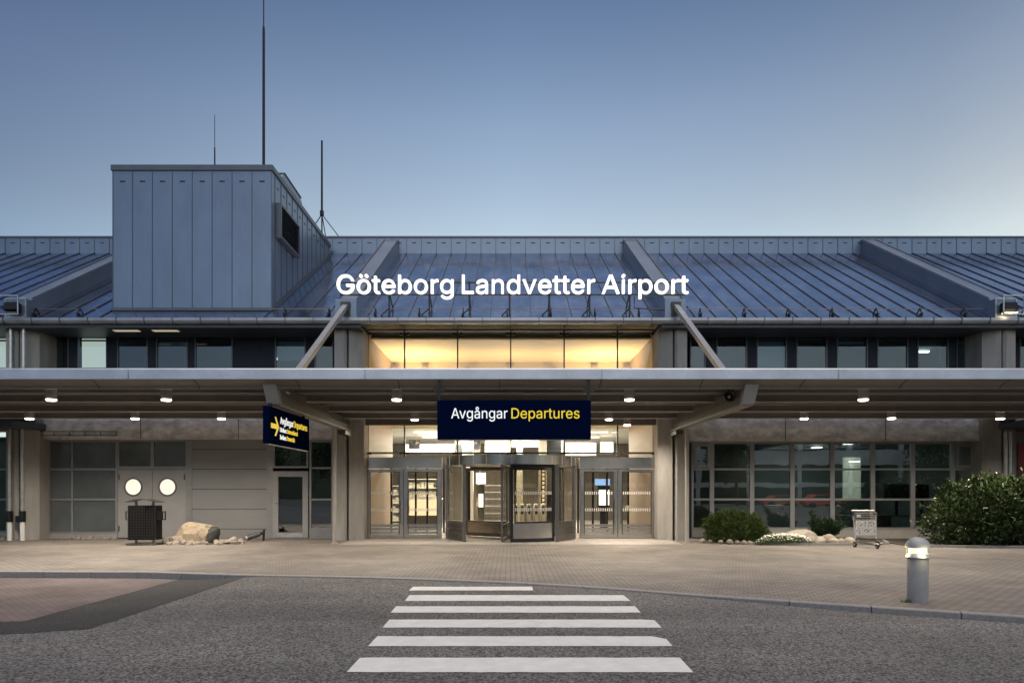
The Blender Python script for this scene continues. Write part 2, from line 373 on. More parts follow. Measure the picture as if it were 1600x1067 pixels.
def tag(o, label=None, cat=None, group=None, kind=None):
    if label: o['label'] = label
    if cat: o['category'] = cat
    if group: o['group'] = group
    if kind: o['kind'] = kind
    return o
def thing(name, loc, label, cat, group=None, rz=0):
    o = bpy.data.objects.new(name, None); C.objects.link(o); o.empty_display_size = .2
    o.location = loc; o.rotation_euler.z = rz
    return tag(o, label, cat, group)
def dup(root, loc, label, rz=None):
    r = root.copy(); C.objects.link(r); r.location = loc; r['label'] = label
    if rz is not None: r.rotation_euler.z = rz
    for ch in list(root.children):
        c = ch.copy(); C.objects.link(c); c.parent = r
        for g in list(ch.children):
            d = g.copy(); C.objects.link(d); d.parent = c
    return r

GL = {
 'B': {
  'A': (479, ['18,-3 79,-4 87,0 93,11 132,123 136,133 141,138 339,137 345,129 391,1 399,-4 457,-4 465,1 463,11 289,485 282,503 275,511 205,512 196,505 18,15 14,3', '165,202 162,209 219,377 236,433 239,435 274,329 317,207 311,202']),
  'G': (520, ['246,-10 287,-11 337,-2 371,12 409,37 443,72 464,108 475,140 482,186 482,250 475,259 287,259 281,256 278,250 278,204 283,196 405,195 410,190 407,162 398,134 383,108 365,89 345,76 313,62 285,57 239,59 197,73 175,86 152,108 135,134 119,168 110,208 108,224 110,300 117,334 131,368 156,406 179,426 197,437 235,449 285,451 305,448 337,435 363,417 385,390 402,354 409,346 469,345 477,350 473,370 458,408 443,432 415,463 391,482 367,497 333,510 287,519 243,519 197,510 157,493 121,467 100,446 81,422 61,384 46,340 36,278 36,230 46,168 63,120 83,84 117,45 155,18 193,0']),
  'L': (392, ['62,-3 357,-4 363,-1 366,5 366,53 359,62 133,62 128,67 128,503 125,509 119,512 65,512 59,509 56,503 56,5']),
  'a': (389, ['140,-12 175,-13 209,-5 243,13 267,38 272,34 272,4 277,-3 331,-5 340,2 340,270 335,298 322,328 295,357 281,367 251,380 215,387 171,387 123,376 103,367 75,347 52,320 39,296 41,290 47,285 97,271 103,274 112,288 125,304 143,316 171,325 201,327 229,322 249,312 259,302 267,286 272,256 270,244 263,238 241,231 159,221 103,209 77,197 63,187 46,170 35,152 26,120 26,96 32,70 44,44 65,19 89,3 117,-7', '153,50 121,60 111,67 101,80 96,96 96,114 100,128 107,139 125,151 151,160 229,171 267,181 271,179 272,138 269,116 260,94 250,80 231,65 209,55 183,49']),
  'b': (424, ['211,-11 244,-12 272,-7 292,0 312,11 334,28 360,59 381,103 393,153 395,205 385,261 372,297 347,335 330,352 310,367 274,383 248,388 210,388 186,383 158,368 124,333 120,334 118,505 110,512 56,511 49,503 49,3 58,-4 112,-3 117,5 117,45 122,47 142,22 164,5 184,-5', '200,53 176,60 162,69 151,79 139,95 122,139 117,173 117,207 126,255 135,277 151,299 162,309 186,321 210,326 232,326 254,321 276,311 293,295 306,275 317,245 323,219 325,201 323,159 317,133 307,105 284,73 268,62 246,53 224,51']),
  'd': (424, ['176,-11 209,-12 245,-4 273,14 303,47 308,45 308,5 313,-3 367,-4 376,3 376,503 369,511 315,512 307,505 305,334 301,333 269,367 239,383 215,388 177,388 157,384 123,371 95,352 65,319 43,275 32,227 30,169 38,121 49,89 68,55 82,37 107,15 141,-3', '183,53 161,60 145,69 127,89 119,103 109,125 102,157 100,205 111,259 121,279 135,299 149,311 169,321 193,326 215,326 239,321 259,311 274,299 291,275 301,247 306,221 308,203 306,159 294,111 283,91 269,74 249,60 229,53 207,51']),
  'e': (403, ['190,-11 243,-10 267,-5 299,8 325,26 344,45 361,69 367,87 365,93 359,96 307,108 301,103 285,77 265,62 235,52 203,50 175,55 145,69 123,91 111,115 100,159 105,166 365,166 373,171 374,225 367,265 356,295 343,317 321,344 297,363 259,381 225,388 185,388 151,381 125,369 97,350 70,321 51,289 38,253 30,207 30,167 36,131 51,87 66,61 93,30 127,6 149,-3', '105,226 101,231 105,251 117,277 126,291 153,313 175,323 191,326 219,326 235,323 253,315 271,303 283,289 294,269 304,231 299,226']),
  'g': (425, ['182,-154 225,-155 253,-151 287,-141 307,-132 327,-119 348,-98 362,-78 369,-60 376,-28 376,374 369,383 317,383 311,381 308,374 308,336 305,331 271,366 241,382 217,387 175,387 145,381 123,371 103,358 76,332 57,304 45,280 36,248 30,210 30,170 34,142 51,90 65,66 85,43 117,20 149,7 175,1 215,1 253,12 279,29 303,57 308,54 308,-8 303,-40 288,-66 259,-84 227,-93 185,-93 169,-89 135,-74 101,-39 93,-41 49,-68 49,-74 64,-96 97,-126 115,-136 145,-147', '187,64 155,74 134,88 123,102 115,118 106,144 100,176 100,208 109,254 118,274 136,300 157,315 175,322 191,325 219,325 241,320 261,310 277,296 292,274 301,250 306,226 308,172 303,140 296,120 285,100 271,85 255,74 237,67 219,63']),
  'i': (166, ['55,-3 108,-4 114,-1 117,5 117,375 115,381 108,384 58,384 52,381 49,375 49,5', '79,439 98,441 106,445 125,463 130,479 129,495 119,511 102,524 86,528 68,525 56,518 44,505 37,487 39,473 47,457 62,444']),
  'n': (409, ['54,-3 110,-4 117,1 119,245 122,263 135,291 154,309 174,319 210,326 240,321 264,309 280,289 289,265 293,241 294,1 302,-4 352,-4 359,1 361,263 359,277 351,305 337,333 322,352 302,369 276,381 246,388 200,386 168,376 154,367 142,358 122,335 117,337 117,375 112,383 58,384 50,379 49,5']),
  'o': (415, ['188,-11 223,-12 267,-3 295,10 317,26 345,55 363,83 377,121 384,159 384,217 379,249 364,291 351,313 330,339 303,361 263,381 227,388 187,388 159,383 131,372 95,348 72,323 51,289 38,253 30,207 30,169 38,123 47,97 63,65 82,41 113,15 143,-1', '199,51 173,55 157,62 143,72 123,95 113,115 106,139 100,173 100,203 106,237 113,261 123,281 137,300 151,311 171,321 195,326 219,326 243,321 259,313 273,304 287,289 300,267 307,247 314,213 316,187 309,135 296,101 280,79 263,65 247,57 213,50']),
  'p': (424, ['54,-146 110,-147 118,-140 120,44 124,45 150,15 178,-3 198,-9 222,-13 254,-11 288,-2 318,15 349,44 374,84 387,122 395,172 393,224 383,268 370,300 349,332 320,360 290,377 270,384 232,389 190,384 172,377 152,364 139,352 122,331 117,334 117,374 112,382 58,383 50,378 49,-138', '202,52 182,58 162,69 153,76 137,98 124,130 119,156 117,206 122,242 128,260 149,296 164,310 184,320 206,325 236,325 256,320 276,310 289,300 304,278 315,252 323,218 325,200 323,160 310,112 300,92 282,71 268,62 250,54 234,51']),
  'r': (259, ['54,-3 110,-4 118,3 119,251 127,279 144,300 174,317 200,322 244,321 247,327 247,379 242,387 198,388 176,383 152,371 133,355 122,341 117,343 117,375 112,383 58,384 50,379 49,5']),
  't': (227, ['150,-7 183,-8 205,-4 213,0 216,7 203,55 161,54 149,57 137,65 132,79 130,319 135,324 203,325 208,333 208,375 206,381 199,384 134,385 130,389 129,471 121,476 69,476 63,473 60,467 60,389 55,384 11,384 5,381 2,375 2,333 9,324 55,324 60,319 60,85 69,49 82,27 99,11 127,-3']),
  'v': (389, ['163,-3 222,-4 231,3 370,365 374,377 370,383 310,384 304,381 299,375 213,135 196,82 192,82 191,87 170,153 88,379 80,384 22,384 15,379 153,15']),
  'ö': (415, ['188,-11 223,-12 267,-3 295,10 317,26 345,55 363,83 377,121 384,159 384,217 379,249 364,291 351,313 330,339 303,361 263,381 227,388 187,388 159,383 131,372 95,348 72,323 51,289 38,253 30,207 30,169 38,123 47,97 63,65 82,41 113,15 143,-1', '199,51 173,55 157,62 143,72 123,95 113,115 106,139 100,173 100,203 106,237 113,261 123,281 137,300 151,311 171,321 195,326 219,326 243,321 259,313 273,304 287,289 300,267 307,247 314,213 316,187 309,135 296,101 280,79 263,65 247,57 213,50', '123,441 143,440 155,444 170,457 179,473 180,487 173,505 157,521 145,526 133,528 113,521 97,505 92,491 92,475 99,459 111,447', '267,441 287,440 303,447 317,461 323,475 324,485 317,505 301,521 289,526 277,528 257,521 241,505 236,493 234,481 240,463 251,450']),
 },
 'R': {
  'A': (479, ['18,-1 81,-2 87,1 130,121 135,135 141,140 339,140 345,133 393,1 397,-2 459,-2 463,1 461,13 287,487 280,505 275,510 203,510 197,505 20,17 15,3', '163,200 160,207 217,375 234,431 236,437 239,439 243,433 276,327 319,205 313,200']),
  'D': (502, ['61,-1 243,-2 301,8 341,22 375,43 398,63 423,95 445,139 458,187 464,239 464,273 460,311 449,361 434,397 415,427 400,445 367,473 341,488 313,499 255,510 63,510 59,507 58,3', '131,60 126,65 126,445 131,450 233,450 271,444 303,434 329,419 356,393 370,373 387,333 396,285 396,225 388,183 380,157 365,129 346,105 323,87 291,71 241,60']),
  'H': (516, ['61,-1 121,-2 126,3 126,225 131,230 387,229 390,225 390,3 395,-2 453,-2 457,1 458,505 455,509 395,510 390,505 390,295 385,290 129,291 126,295 126,505 121,510 63,510 59,507 58,3']),
  'I': (190, ['32,-1 266,-2 271,3 271,55 268,59 190,60 185,65 185,445 190,450 268,451 271,455 271,505 266,510 34,510 29,505 29,455 32,451 112,450 117,445 117,65 112,60 32,59 29,55 29,3']),
  'U': (517, ['232,-9 297,-8 323,-3 355,8 399,36 424,63 444,95 454,127 460,173 460,505 455,510 395,510 390,505 390,163 383,133 367,103 343,79 307,61 273,54 243,54 223,57 185,72 158,95 138,123 132,141 126,169 126,505 121,510 63,510 58,505 58,155 67,111 78,85 91,65 111,42 135,23 155,11 187,-1']),
  'a': (389, ['138,-10 177,-11 211,-3 245,15 269,41 274,38 274,2 279,-3 333,-3 338,2 338,272 333,300 320,330 297,355 283,365 253,378 217,385 169,385 121,374 101,365 73,345 54,322 41,298 41,292 45,287 97,272 103,276 123,302 145,318 167,326 199,329 227,324 247,314 261,300 269,284 274,254 270,242 261,236 239,229 157,219 101,207 75,195 61,185 44,166 37,154 28,122 28,94 34,68 46,42 63,21 87,5 115,-5', '155,48 135,53 119,60 107,70 99,82 94,98 94,112 98,126 106,138 127,153 153,162 231,173 269,183 273,181 274,140 271,118 262,96 252,82 229,63 207,53 181,47']),
  'c': (395, ['186,-9 225,-10 255,-5 281,4 305,17 341,51 356,75 364,99 359,106 305,119 287,87 267,67 239,53 205,48 175,53 151,65 130,85 115,109 100,159 98,175 100,217 105,241 117,271 136,299 153,313 173,323 197,328 217,328 241,323 271,306 289,287 299,265 305,260 359,273 363,278 354,305 343,323 325,344 303,361 283,371 257,381 229,386 185,386 157,381 129,370 93,346 74,325 53,291 40,255 32,209 32,167 40,121 49,95 65,63 89,34 125,8 153,-3']),
  'e': (403, ['188,-9 245,-8 269,-3 301,10 319,21 342,43 359,67 366,89 361,94 307,107 302,103 284,75 263,60 241,51 205,48 177,53 147,67 121,93 109,117 98,161 103,168 367,168 372,173 372,227 365,267 354,297 341,319 323,342 291,365 261,379 227,386 183,386 149,379 123,367 95,348 72,323 53,291 40,255 32,209 32,165 38,129 53,85 68,59 91,32 125,8 147,-1', '103,224 99,229 105,255 119,283 131,297 147,311 163,319 193,328 217,328 233,325 251,317 273,302 296,267 306,229 301,224']),
  'g': (425, ['180,-152 243,-151 271,-145 297,-136 323,-121 346,-100 360,-80 367,-62 374,-30 374,376 369,381 313,380 310,376 310,332 307,328 281,357 263,371 243,380 219,385 173,385 143,379 121,369 101,356 78,334 59,306 47,282 38,250 32,212 34,152 41,118 53,88 67,64 83,45 115,22 147,9 173,3 217,3 247,11 269,22 286,36 305,61 309,60 310,-6 305,-38 290,-64 277,-75 257,-86 225,-95 187,-95 171,-91 137,-76 101,-39 50,-68 51,-76 60,-90 95,-124 113,-134 143,-145', '189,62 169,67 149,77 135,87 121,104 113,120 104,146 98,178 98,206 107,252 116,272 134,298 151,312 171,322 193,327 217,327 239,322 259,312 275,299 289,280 301,254 308,226 310,174 305,142 298,122 287,102 273,86 253,72 235,65 217,61']),
  'i': (166, ['55,-1 110,-2 115,3 115,377 110,382 56,382 51,377 51,3', '77,441 84,440 108,447 125,465 129,481 127,497 118,512 104,522 88,526 70,524 58,519 46,507 39,489 41,471 46,459 60,446']),
  'k': (380, ['54,-1 112,-2 117,3 117,137 152,171 158,169 292,0 296,-2 368,-2 372,3 207,215 209,221 359,373 361,379 358,382 288,382 282,380 127,221 119,217 117,221 117,505 112,510 56,510 51,505 51,3']),
  'l': (189, ['121,-3 154,-4 178,0 183,5 172,52 168,56 144,54 130,58 121,67 117,83 117,507 112,512 56,512 51,507 51,71 55,47 70,21 92,4']),
  'm': (609, ['54,-1 112,-2 117,3 117,253 120,269 131,293 148,310 164,320 190,328 218,326 244,315 261,297 269,279 273,263 273,3 276,-1 332,-2 337,3 337,249 345,283 355,299 380,320 408,328 430,328 452,322 474,308 484,295 492,273 495,253 495,3 500,-2 555,-1 559,3 559,275 551,311 537,339 522,358 492,378 452,388 422,388 390,381 360,367 337,347 318,323 297,355 268,378 234,388 206,388 182,383 154,369 135,353 118,332 115,337 115,377 112,381 54,381 51,377 51,3']),
  'n': (409, ['54,-1 112,-2 117,3 117,243 120,261 133,289 150,306 176,321 208,327 238,323 262,311 280,291 289,269 295,239 295,3 300,-2 354,-2 358,1 359,265 357,279 349,307 335,335 320,354 304,367 278,379 248,386 198,384 166,374 152,365 140,356 118,331 115,337 115,377 111,381 56,382 52,379 51,3']),
  'o': (415, ['186,-9 225,-10 255,-5 297,12 319,28 343,53 361,81 375,119 382,157 382,219 377,251 362,293 349,315 328,341 291,367 265,379 229,386 185,386 157,381 129,370 93,346 74,325 53,291 40,255 32,209 32,167 40,121 49,95 65,63 89,34 125,8 153,-3', '201,49 175,53 159,60 145,70 125,91 115,109 104,141 98,175 98,201 104,235 111,259 121,279 136,299 153,313 173,323 197,328 217,328 241,323 257,315 271,306 289,287 302,265 309,245 316,211 318,187 314,153 305,119 298,103 282,81 267,67 245,55 225,50']),
  'p': (424, ['54,-144 112,-145 117,-140 118,47 122,48 148,17 176,-1 196,-7 220,-11 256,-9 290,0 320,17 347,42 372,82 385,120 393,170 391,226 381,270 368,302 347,334 322,358 292,375 272,382 234,387 188,382 170,375 150,362 118,327 115,332 115,376 111,380 56,381 51,376 51,-140', '204,50 184,56 164,67 151,78 135,100 122,132 117,158 115,204 120,240 126,258 147,294 166,312 186,322 208,327 234,327 254,322 274,312 291,298 301,284 310,268 321,236 327,180 315,122 304,98 293,82 274,64 254,54 232,49']),
  'r': (259, ['54,-1 112,-2 117,3 117,249 125,277 146,302 176,319 202,324 240,321 243,323 245,381 240,386 196,386 166,378 135,357 120,336 115,337 115,377 110,382 56,382 51,377 51,3']),
  's': (364, ['158,-9 217,-8 249,-1 271,8 297,26 314,45 323,59 332,85 334,115 328,141 318,161 307,175 285,191 261,203 145,234 124,247 113,265 113,289 124,307 145,321 173,330 203,330 229,322 248,307 264,281 271,276 323,289 325,297 313,323 300,343 287,356 259,373 225,384 165,386 129,379 103,367 83,354 63,333 54,319 46,291 46,257 49,243 59,221 75,202 101,184 123,175 235,145 255,132 264,115 264,93 259,81 247,68 221,53 197,48 169,48 133,58 114,73 104,87 98,103 93,107 39,97 35,95 37,79 48,53 58,39 75,22 95,8 117,-1']),
  't': (227, ['148,-5 199,-4 210,-1 214,5 205,51 201,55 163,52 151,55 138,63 130,81 128,321 133,326 203,327 206,331 206,377 201,382 132,383 128,387 127,471 123,474 67,474 62,469 62,387 57,382 7,381 4,377 4,331 9,326 57,326 62,321 62,83 71,47 80,31 97,13 125,-1']),
  'u': (410, ['163,-6 198,-7 238,3 270,23 292,51 296,48 297,4 300,0 354,-1 359,4 359,376 354,381 300,381 295,376 295,148 291,124 282,100 264,76 242,61 214,53 180,54 152,66 132,86 120,112 117,128 117,376 112,381 56,381 51,376 51,120 58,80 76,42 98,19 128,2']),
  'v': (389, ['163,-1 224,-2 230,3 373,375 368,382 308,382 301,377 215,137 196,76 192,77 168,155 88,377 82,382 20,382 17,379 16,375 145,39 159,3']),
  'å': (389, ['138,-10 177,-11 211,-3 245,15 269,41 274,38 274,2 279,-3 333,-3 338,2 338,272 333,300 320,330 297,355 283,365 253,378 217,385 169,385 121,374 101,365 73,345 54,322 41,298 41,292 45,287 97,272 103,276 123,302 145,318 167,326 199,329 227,324 247,314 261,300 269,284 274,254 270,242 261,236 239,229 157,219 101,207 75,195 61,185 44,166 37,154 28,122 28,94 34,68 46,42 63,21 87,5 115,-5', '155,48 135,53 119,60 107,70 99,82 94,98 94,112 98,126 106,138 127,153 153,162 231,173 269,183 273,181 274,140 271,118 262,96 252,82 229,63 207,53 181,47', '180,402 193,401 213,405 243,419 260,434 270,448 280,480 277,514 273,526 260,544 243,560 227,569 213,574 191,577 153,570 125,552 107,528 98,502 98,476 102,462 112,442 121,430 147,411', '181,450 167,457 157,466 151,478 150,492 155,508 163,519 179,528 193,529 207,525 218,516 226,504 230,488 224,470 211,457 199,451']),
 },
}
def textverts(body, extrude=0.0, offset=0.0, size=1.0):
    """lettering from outline data: bold for the roof letters, regular for the signs"""
    G_ = GL['B' if offset > .01 else 'R']
    cu = bpy.data.curves.new('t', 'CURVE'); cu.dimensions = '2D'; cu.fill_mode = 'BOTH'; cu.extrude = extrude
    x = 0
    for a, ch in enumerate(body):
        adv, ls = G_[ch]
        if ch == 'v' and a and body[a-1] == 'A': x -= 30
        for l_ in ls:
            pts = [tuple(int(q) for q in p.split(',')) for p in l_.split()]
            sp_ = cu.splines.new('POLY'); sp_.points.add(len(pts)-1); sp_.use_cyclic_u = True
            for k, p in enumerate(pts): sp_.points[k].co = ((p[0]+x)*.001, p[1]*.001, 0, 1)
        x += adv
    ob = bpy.data.objects.new('t', cu); C.objects.link(ob)
    dg = bpy.context.evaluated_depsgraph_get(); me = bpy.data.meshes.new_from_object(ob.evaluated_get(dg))
    vs = [v.co.copy() for v in me.vertices]; fs = [tuple(p.vertices) for p in me.polygons]
    bpy.data.objects.remove(ob); bpy.data.curves.remove(cu); bpy.data.meshes.remove(me)
    return vs, fs
def tbounds(body, offset=0):
    vs, _ = textverts(body, 0, offset)
    return min(v.x for v in vs), max(v.x for v in vs)

def sign_text(name, body, x0, x1, zbase, cap, frame, m, parent, offset=0.0, depth=.006):
    """lettering of a given width on a plane; frame(u, w, d) -> world point"""
    vs, fs = textverts(body, .5, offset)
    mn = min(v.x for v in vs); mx = max(v.x for v in vs)
    capv, _ = textverts('H'); ch = max(v.y for v in capv)
    sx = (x1-x0)/(mx-mn); sy = cap/ch
    mb = MB(); mb.add([frame(x0+(v.x-mn)*sx, zbase+v.y*sy, v.z*2*depth) for v in vs], fs)
    return mb.build(name, m, parent)

rnd = random.Random(7)

# ================================================================ GROUND
g = MB(); g.add([(-1500, -1500, -.6), (1500, -1500, -.6), (1500, 1500, -.6), (-1500, 1500, -.6)], [(0, 1, 2, 3)])
tag(g.build('ground', M['ground']), kind='structure')

KP = [(-60, 14.05), (-10.5, 14.0), (-7.1, 13.9), (-6.4, 13.62), (-5.0, 13.4), (-2.4, 13.0), (0, 12.36), (1.66, 11.64), (3.06, 10.8), (4.7, 10.0), (6.8, 9.0), (10, 7.5), (14, 5.9), (24, 2.5), (40, -1.0), (60, -3)]
def kerbY(x):
    for (a, b), (c, d) in zip(KP, KP[1:]):
        if x <= c:
            t = (x-a)/(c-a)
            return b+(d-b)*t
    return KP[-1][1]
def kY(x): return sum(kerbY(x+d) for d in (-.6, -.3, 0, .3, .6))/5
def sm(a, b, x):
    t = min(1, max(0, (x-a)/(b-a))); return t*t*(3-2*t)
def roadz(x): return -.125+.105*sm(-6.9, -4.6, x)-.06*sm(2.2, 5.5, x)
xs = [-60, -40, -25, -18]+[-14+.4*i for i in range(75)]+[18, 24, 32, 40, 60]
# road
mb = MB(); rows = 12
for x in xs:
    y1 = kY(x); fl = roadz(x)
    for j in range(rows+1):
        t = j/rows; y = -26*(1-t)**2+y1*(1-(1-t)**2); mb.v.append((x, y, fl))
for i in range(len(xs)-1):
    for j in range(rows): a = i*(rows+1)+j; mb.f.append((a, a+rows+1, a+rows+2, a+1)); mb.mi.append(0)
tag(mb.build('road', M['asphalt'], smooth=True), kind='structure')
def roadpatch(name, poly, m, dz, nx=40, ny=1):
    """poly: list of (x, y0, y1) stations"""
    mb = MB()
    for x, y0, y1 in poly:
        for j in range(ny+1): mb.v.append((x, y0+(y1-y0)*j/ny, roadz(x)+dz))
    for i in range(len(poly)-1):
        for j in range(ny): a = i*(ny+1)+j; mb.f.append((a, a+ny+1, a+ny+2, a+1)); mb.mi.append(0)
    return mb.build(name, m)
st = [-60, -30, -20, -14, -10, -8, -7.4, -6.9]+[-6.9+.13*i for i in range(1, 14)]
tag(roadpatch('asphalt_strip', [(x, 8.42+rnd.uniform(-.03, .03), kY(x)-.02) for x in st], M['asphalt_new'], .004), kind='structure')
tag(roadpatch('bus_bay_paving', [(x, 9.32, kY(x)-.03) for x in (-60, -30, -20, -14, -10, -8, -7.2, -6.9, -6.65)], M['redpaver'], .008), kind='structure')
# zebra crossing
stripes = [(-1.72, .38, 11.52, .45, 0, 0), (-1.62, 1.83, 10.44, .58, 0, 0), (-1.66, 1.80, 9.44, .52, 0, .0), (-1.58, 1.86, 8.42, .52, 0, .03), (-1.55, 1.76, 7.42, .50, 0, .09), (-1.53, 1.70, 6.36, .55, 0, 0)]
mb = MB()
for a, b, y, h, c, d in stripes:
    n = 26; top = []; bot = []
    for i in range(n+1):
        x = a+(b-a)*i/n
        yy = y+h; 
        lim = kY(x)-.06
        bot.append((x, y+rnd.uniform(-.008, .008), roadz(x)+.005)); top.append((x+(0 if i not in (0, n) else rnd.uniform(-.015, .015)), min(yy, lim)+rnd.uniform(-.008, .008)-(d*1.6 if i == n else 0), roadz(x)+.005))
    base = len(mb.v); mb.v += bot+top
    for i in range(n): mb.f.append((base+i, base+i+1, base+n+2+i, base+n+1+i)); mb.mi.append(0)
tag(mb.build('crosswalk', M['linepaint']), kind='structure')
# pavement
mb = MB()
for x in xs:
    y0 = kY(x)+.17
    for j in range(9): mb.v.append((x, y0+(24.6-y0)*j/8, 0))
for i in range(len(xs)-1):
    for j in range(8): a = i*9+j; mb.f.append((a, a+9, a+10, a+1)); mb.mi.append(0)
tag(mb.build('pavement', M['paver']), kind='structure')
# kerb stones, one strip
mb = MB(); x = -40.0
while x < 36:
    w = .97
    pts = []
    n = 4
    for i in range(n+1):
        xx = x+w*i/n; s = (kY(xx+.05)-kY(xx-.05))/.1; nv = Vector((-s, 1)).normalized()
        y = kY(xx); pts.append(((xx, y), (xx+nv.x*.17, y+nv.y*.17)))
    tz = .006+rnd.uniform(-.002, .002)
    vs = []
    for p, q in pts:
        vs += [(p[0], p[1], -.3), (p[0], p[1]+.0, tz-.012), (p[0], p[1]+.012, tz), (q[0], q[1], tz), (q[0], q[1], -.3)]
    fs = [(i*5+k, i*5+k+1, i*5+5+k+1, i*5+5+k) for i in range(n) for k in range(4)]
    fs += [(0, 1, 2, 3, 4), tuple(n*5+k for k in (4, 3, 2, 1, 0))]
    mb.add(vs, fs); x += w+.012
tag(mb.build('kerb', M['kerb']), kind='structure')
# slabs before the doors
mb = MB(); mb.add([(-5.3, 21.0, .004), (5.3, 21.0, .004), (5.3, 23.9, .004), (-5.3, 23.9, .004)], [(0, 1, 2, 3)])
tag(mb.build('entrance_paving', M['slab']), kind='structure')

# ================================================================ TERMINAL BUILDING
YF = 23.6
B = tag(bpy.data.objects.new('terminal_building', None), 'long airport terminal with dark sloping metal roof, concrete columns and glazed lit entrance', 'building')
C.objects.link(B); B.location = (0, YF, 0)
def part(name, parent=B): return MB()
RX = 27.0
EY, EZ, RY, RZ = 22.4, 7.31, 31.0, 12.40
SL = (RZ-EZ)/(RY-EY)
def rz_(y): return EZ+(y-EY)*SL
# roof plane
mb = MB(); mb.prism([(EY, EZ), (RY+.2, rz_(RY+.2)), (RY+.2, rz_(RY+.2)-.16), (EY, EZ-.10)], -RX, RX, 'x')
roof = mb.build('roof', M['roof'], B)
sx = .675
for i in range(-40, 41):
    x = i*sx
    if not (-13.4 < x < -8.2):
        mb = MB(); mb.add([(x-.014, EY, EZ), (x+.014, EY, EZ), (x+.014, RY, RZ), (x-.014, RY, RZ), (x-.010, EY, EZ+.04), (x+.010, EY, EZ+.04), (x+.010, RY, RZ+.04), (x-.010, RY, RZ+.04)],
               [(0, 1, 5, 4), (1, 2, 6, 5), (3, 0, 4, 7), (4, 5, 6, 7), (2, 3, 7, 6)])
        mb.build('standing_seam', M['seam'], roof)
# ridge parapet
mb = MB(); mb.box(-RX, RX, RY, RY+.5, RZ-.3, 13.10)
par = mb.build('ridge_parapet', M['clad'], B)
mb = MB(); mb.box(-RX, RX, RY-.04, RY+.55, 13.10, 13.18); mb.build('parapet_cap', M['clad_trim'], par)
mb = MB(); mb.cur = 0
for i in range(-40, 41):
    mb.box(i*sx-.012, i*sx+.012, RY-.018, RY, RZ, 13.09)
    mb.cur = 1; mb.box(i*sx+.24, i*sx+.43, RY-.006, RY+.05, 12.86, 12.90); mb.cur = 0
mb.build('parapet_joint', [M['clad_trim'], M['slot']], par)
# roof ribs
for k in range(-2, 3):
    for sgn in ((1,) if k == 0 else (1,)):
        pass
for xc in (-27, -16.2, -5.4, 5.4, 16.2, 27):
    w = .30
    mb = MB(); y0 = EY+.15; y1 = RY-.02; h0 = .52
    mb.add([(xc-w, y0, rz_(y0)-.02), (xc+w, y0, rz_(y0)-.02), (xc+w, y1, rz_(y1)-.02), (xc-w, y1, rz_(y1)-.02),
            (xc-w, y0, rz_(y0)+h0), (xc+w, y0, rz_(y0)+h0), (xc+w, y1, rz_(y1)+.62), (xc-w, y1, rz_(y1)+.62)],
           [(4, 5, 6, 7), (0, 1, 5, 4), (1, 2, 6, 5), (3, 0, 4, 7), (2, 3, 7, 6)])
    rb = mb.build('roof_rib', M['clad'], B)
    mb = MB(); mb.box(xc-w-.05, xc+w+.05, EY-.05, EY+.30, rz_(EY)-.05, rz_(EY)+.62)
    mb.build('rib_head', M['clad'], rb, bevel=.01)
    mb = MB(); mb.box(xc-.16, xc+.16, EY-.056, EY-.04, EZ+.30, EZ+.46); mb.build('rib_socket', M['slot'], rb)
    mb = MB(); mb.bar((xc-w, EY+.3, rz_(EY+.3)+.56), (xc-w, RY-.1, rz_(RY-.1)+.66), .03, .03); mb.bar((xc+w, EY+.3, rz_(EY+.3)+.56), (xc+w, RY-.1, rz_(RY-.1)+.66), .03, .03)
    mb.build('rib_edge', M['clad_trim'], rb)
# eave gutter, fascia and soffit
mb = MB()
prof = [(EY-.02, 7.30), (EY-.14, 7.29), (EY-.15, 7.20), (EY-.11, 7.12), (EY-.03, 7.10), (EY+.02, 7.12)]
mb.prism(prof, -RX, RX, 'x')
gut = mb.build('eave_gutter', M['eave'], B)
for i in range(-29, 30):
    mb = MB(); mb.box(i*.92-.012, i*.92+.012, EY-.165, EY-.02, 7.09, 7.31); mb.build('gutter_bracket', M['clad_trim'], gut)
for x0, x1 in ((-RX, -4.96), (4.96, RX)):
    mb = MB(); mb.box(x0, x1, EY+.02, 24.2, 7.00, 7.10)
    mb.build('soffit', M['soffit'], B)
for xc in (X(207, 23.2), X(267, 23.2)):
    mb = MB(); mb.box(xc-.42, xc+.42, 22.75, 22.95, 6.985, 6.9999); mb.build('soffit_light', emit('soffit_glow', (1, .85, .6), .13), B)
# snow guard
def guard(x0, x1, y, label):
    t = thing('snow_guard', (x0, y, rz_(y)), label, 'snow guard', 'snow guards along the eave')
    mb = MB(); mb.tube([(x0, y, rz_(y)+.20), (x1, y, rz_(y)+.20)], .014, 6); mb.build('rail', M['dsteel'], t)
    x = x0+.5
    while x < x1:
        m2 = MB(); m2.bar((x, y+.15, rz_(y+.15)), (x, y-.02, rz_(y)+.22), .03, .04); m2.bar((x, y-.15, rz_(y-.15)), (x, y-.02, rz_(y)+.22), .03, .03)
        m2.box(x-.025, x+.025, y-.17, y+.17, rz_(y)-.02, rz_(y)+.03)
        m2.build('bracket', M['black'], t); x += 1.46
guard(-26.5, -13.6, EY+.30, 'thin dark snow guard rail at the roof edge left of the metal rooftop box')
guard(-8.0, -5.8, EY+.30, 'short dark snow guard rail between the rooftop box and the left strut head')
guard(-5.0, 5.0, EY+.30, 'thin dark snow guard rail below the illuminated roof lettering')
guard(5.8, 15.8, EY+.30, 'thin dark snow guard rail on the roof edge right of the lettering')
guard(16.6, 26, EY+.30, 'thin dark snow guard rail beyond the right-hand roof rib')

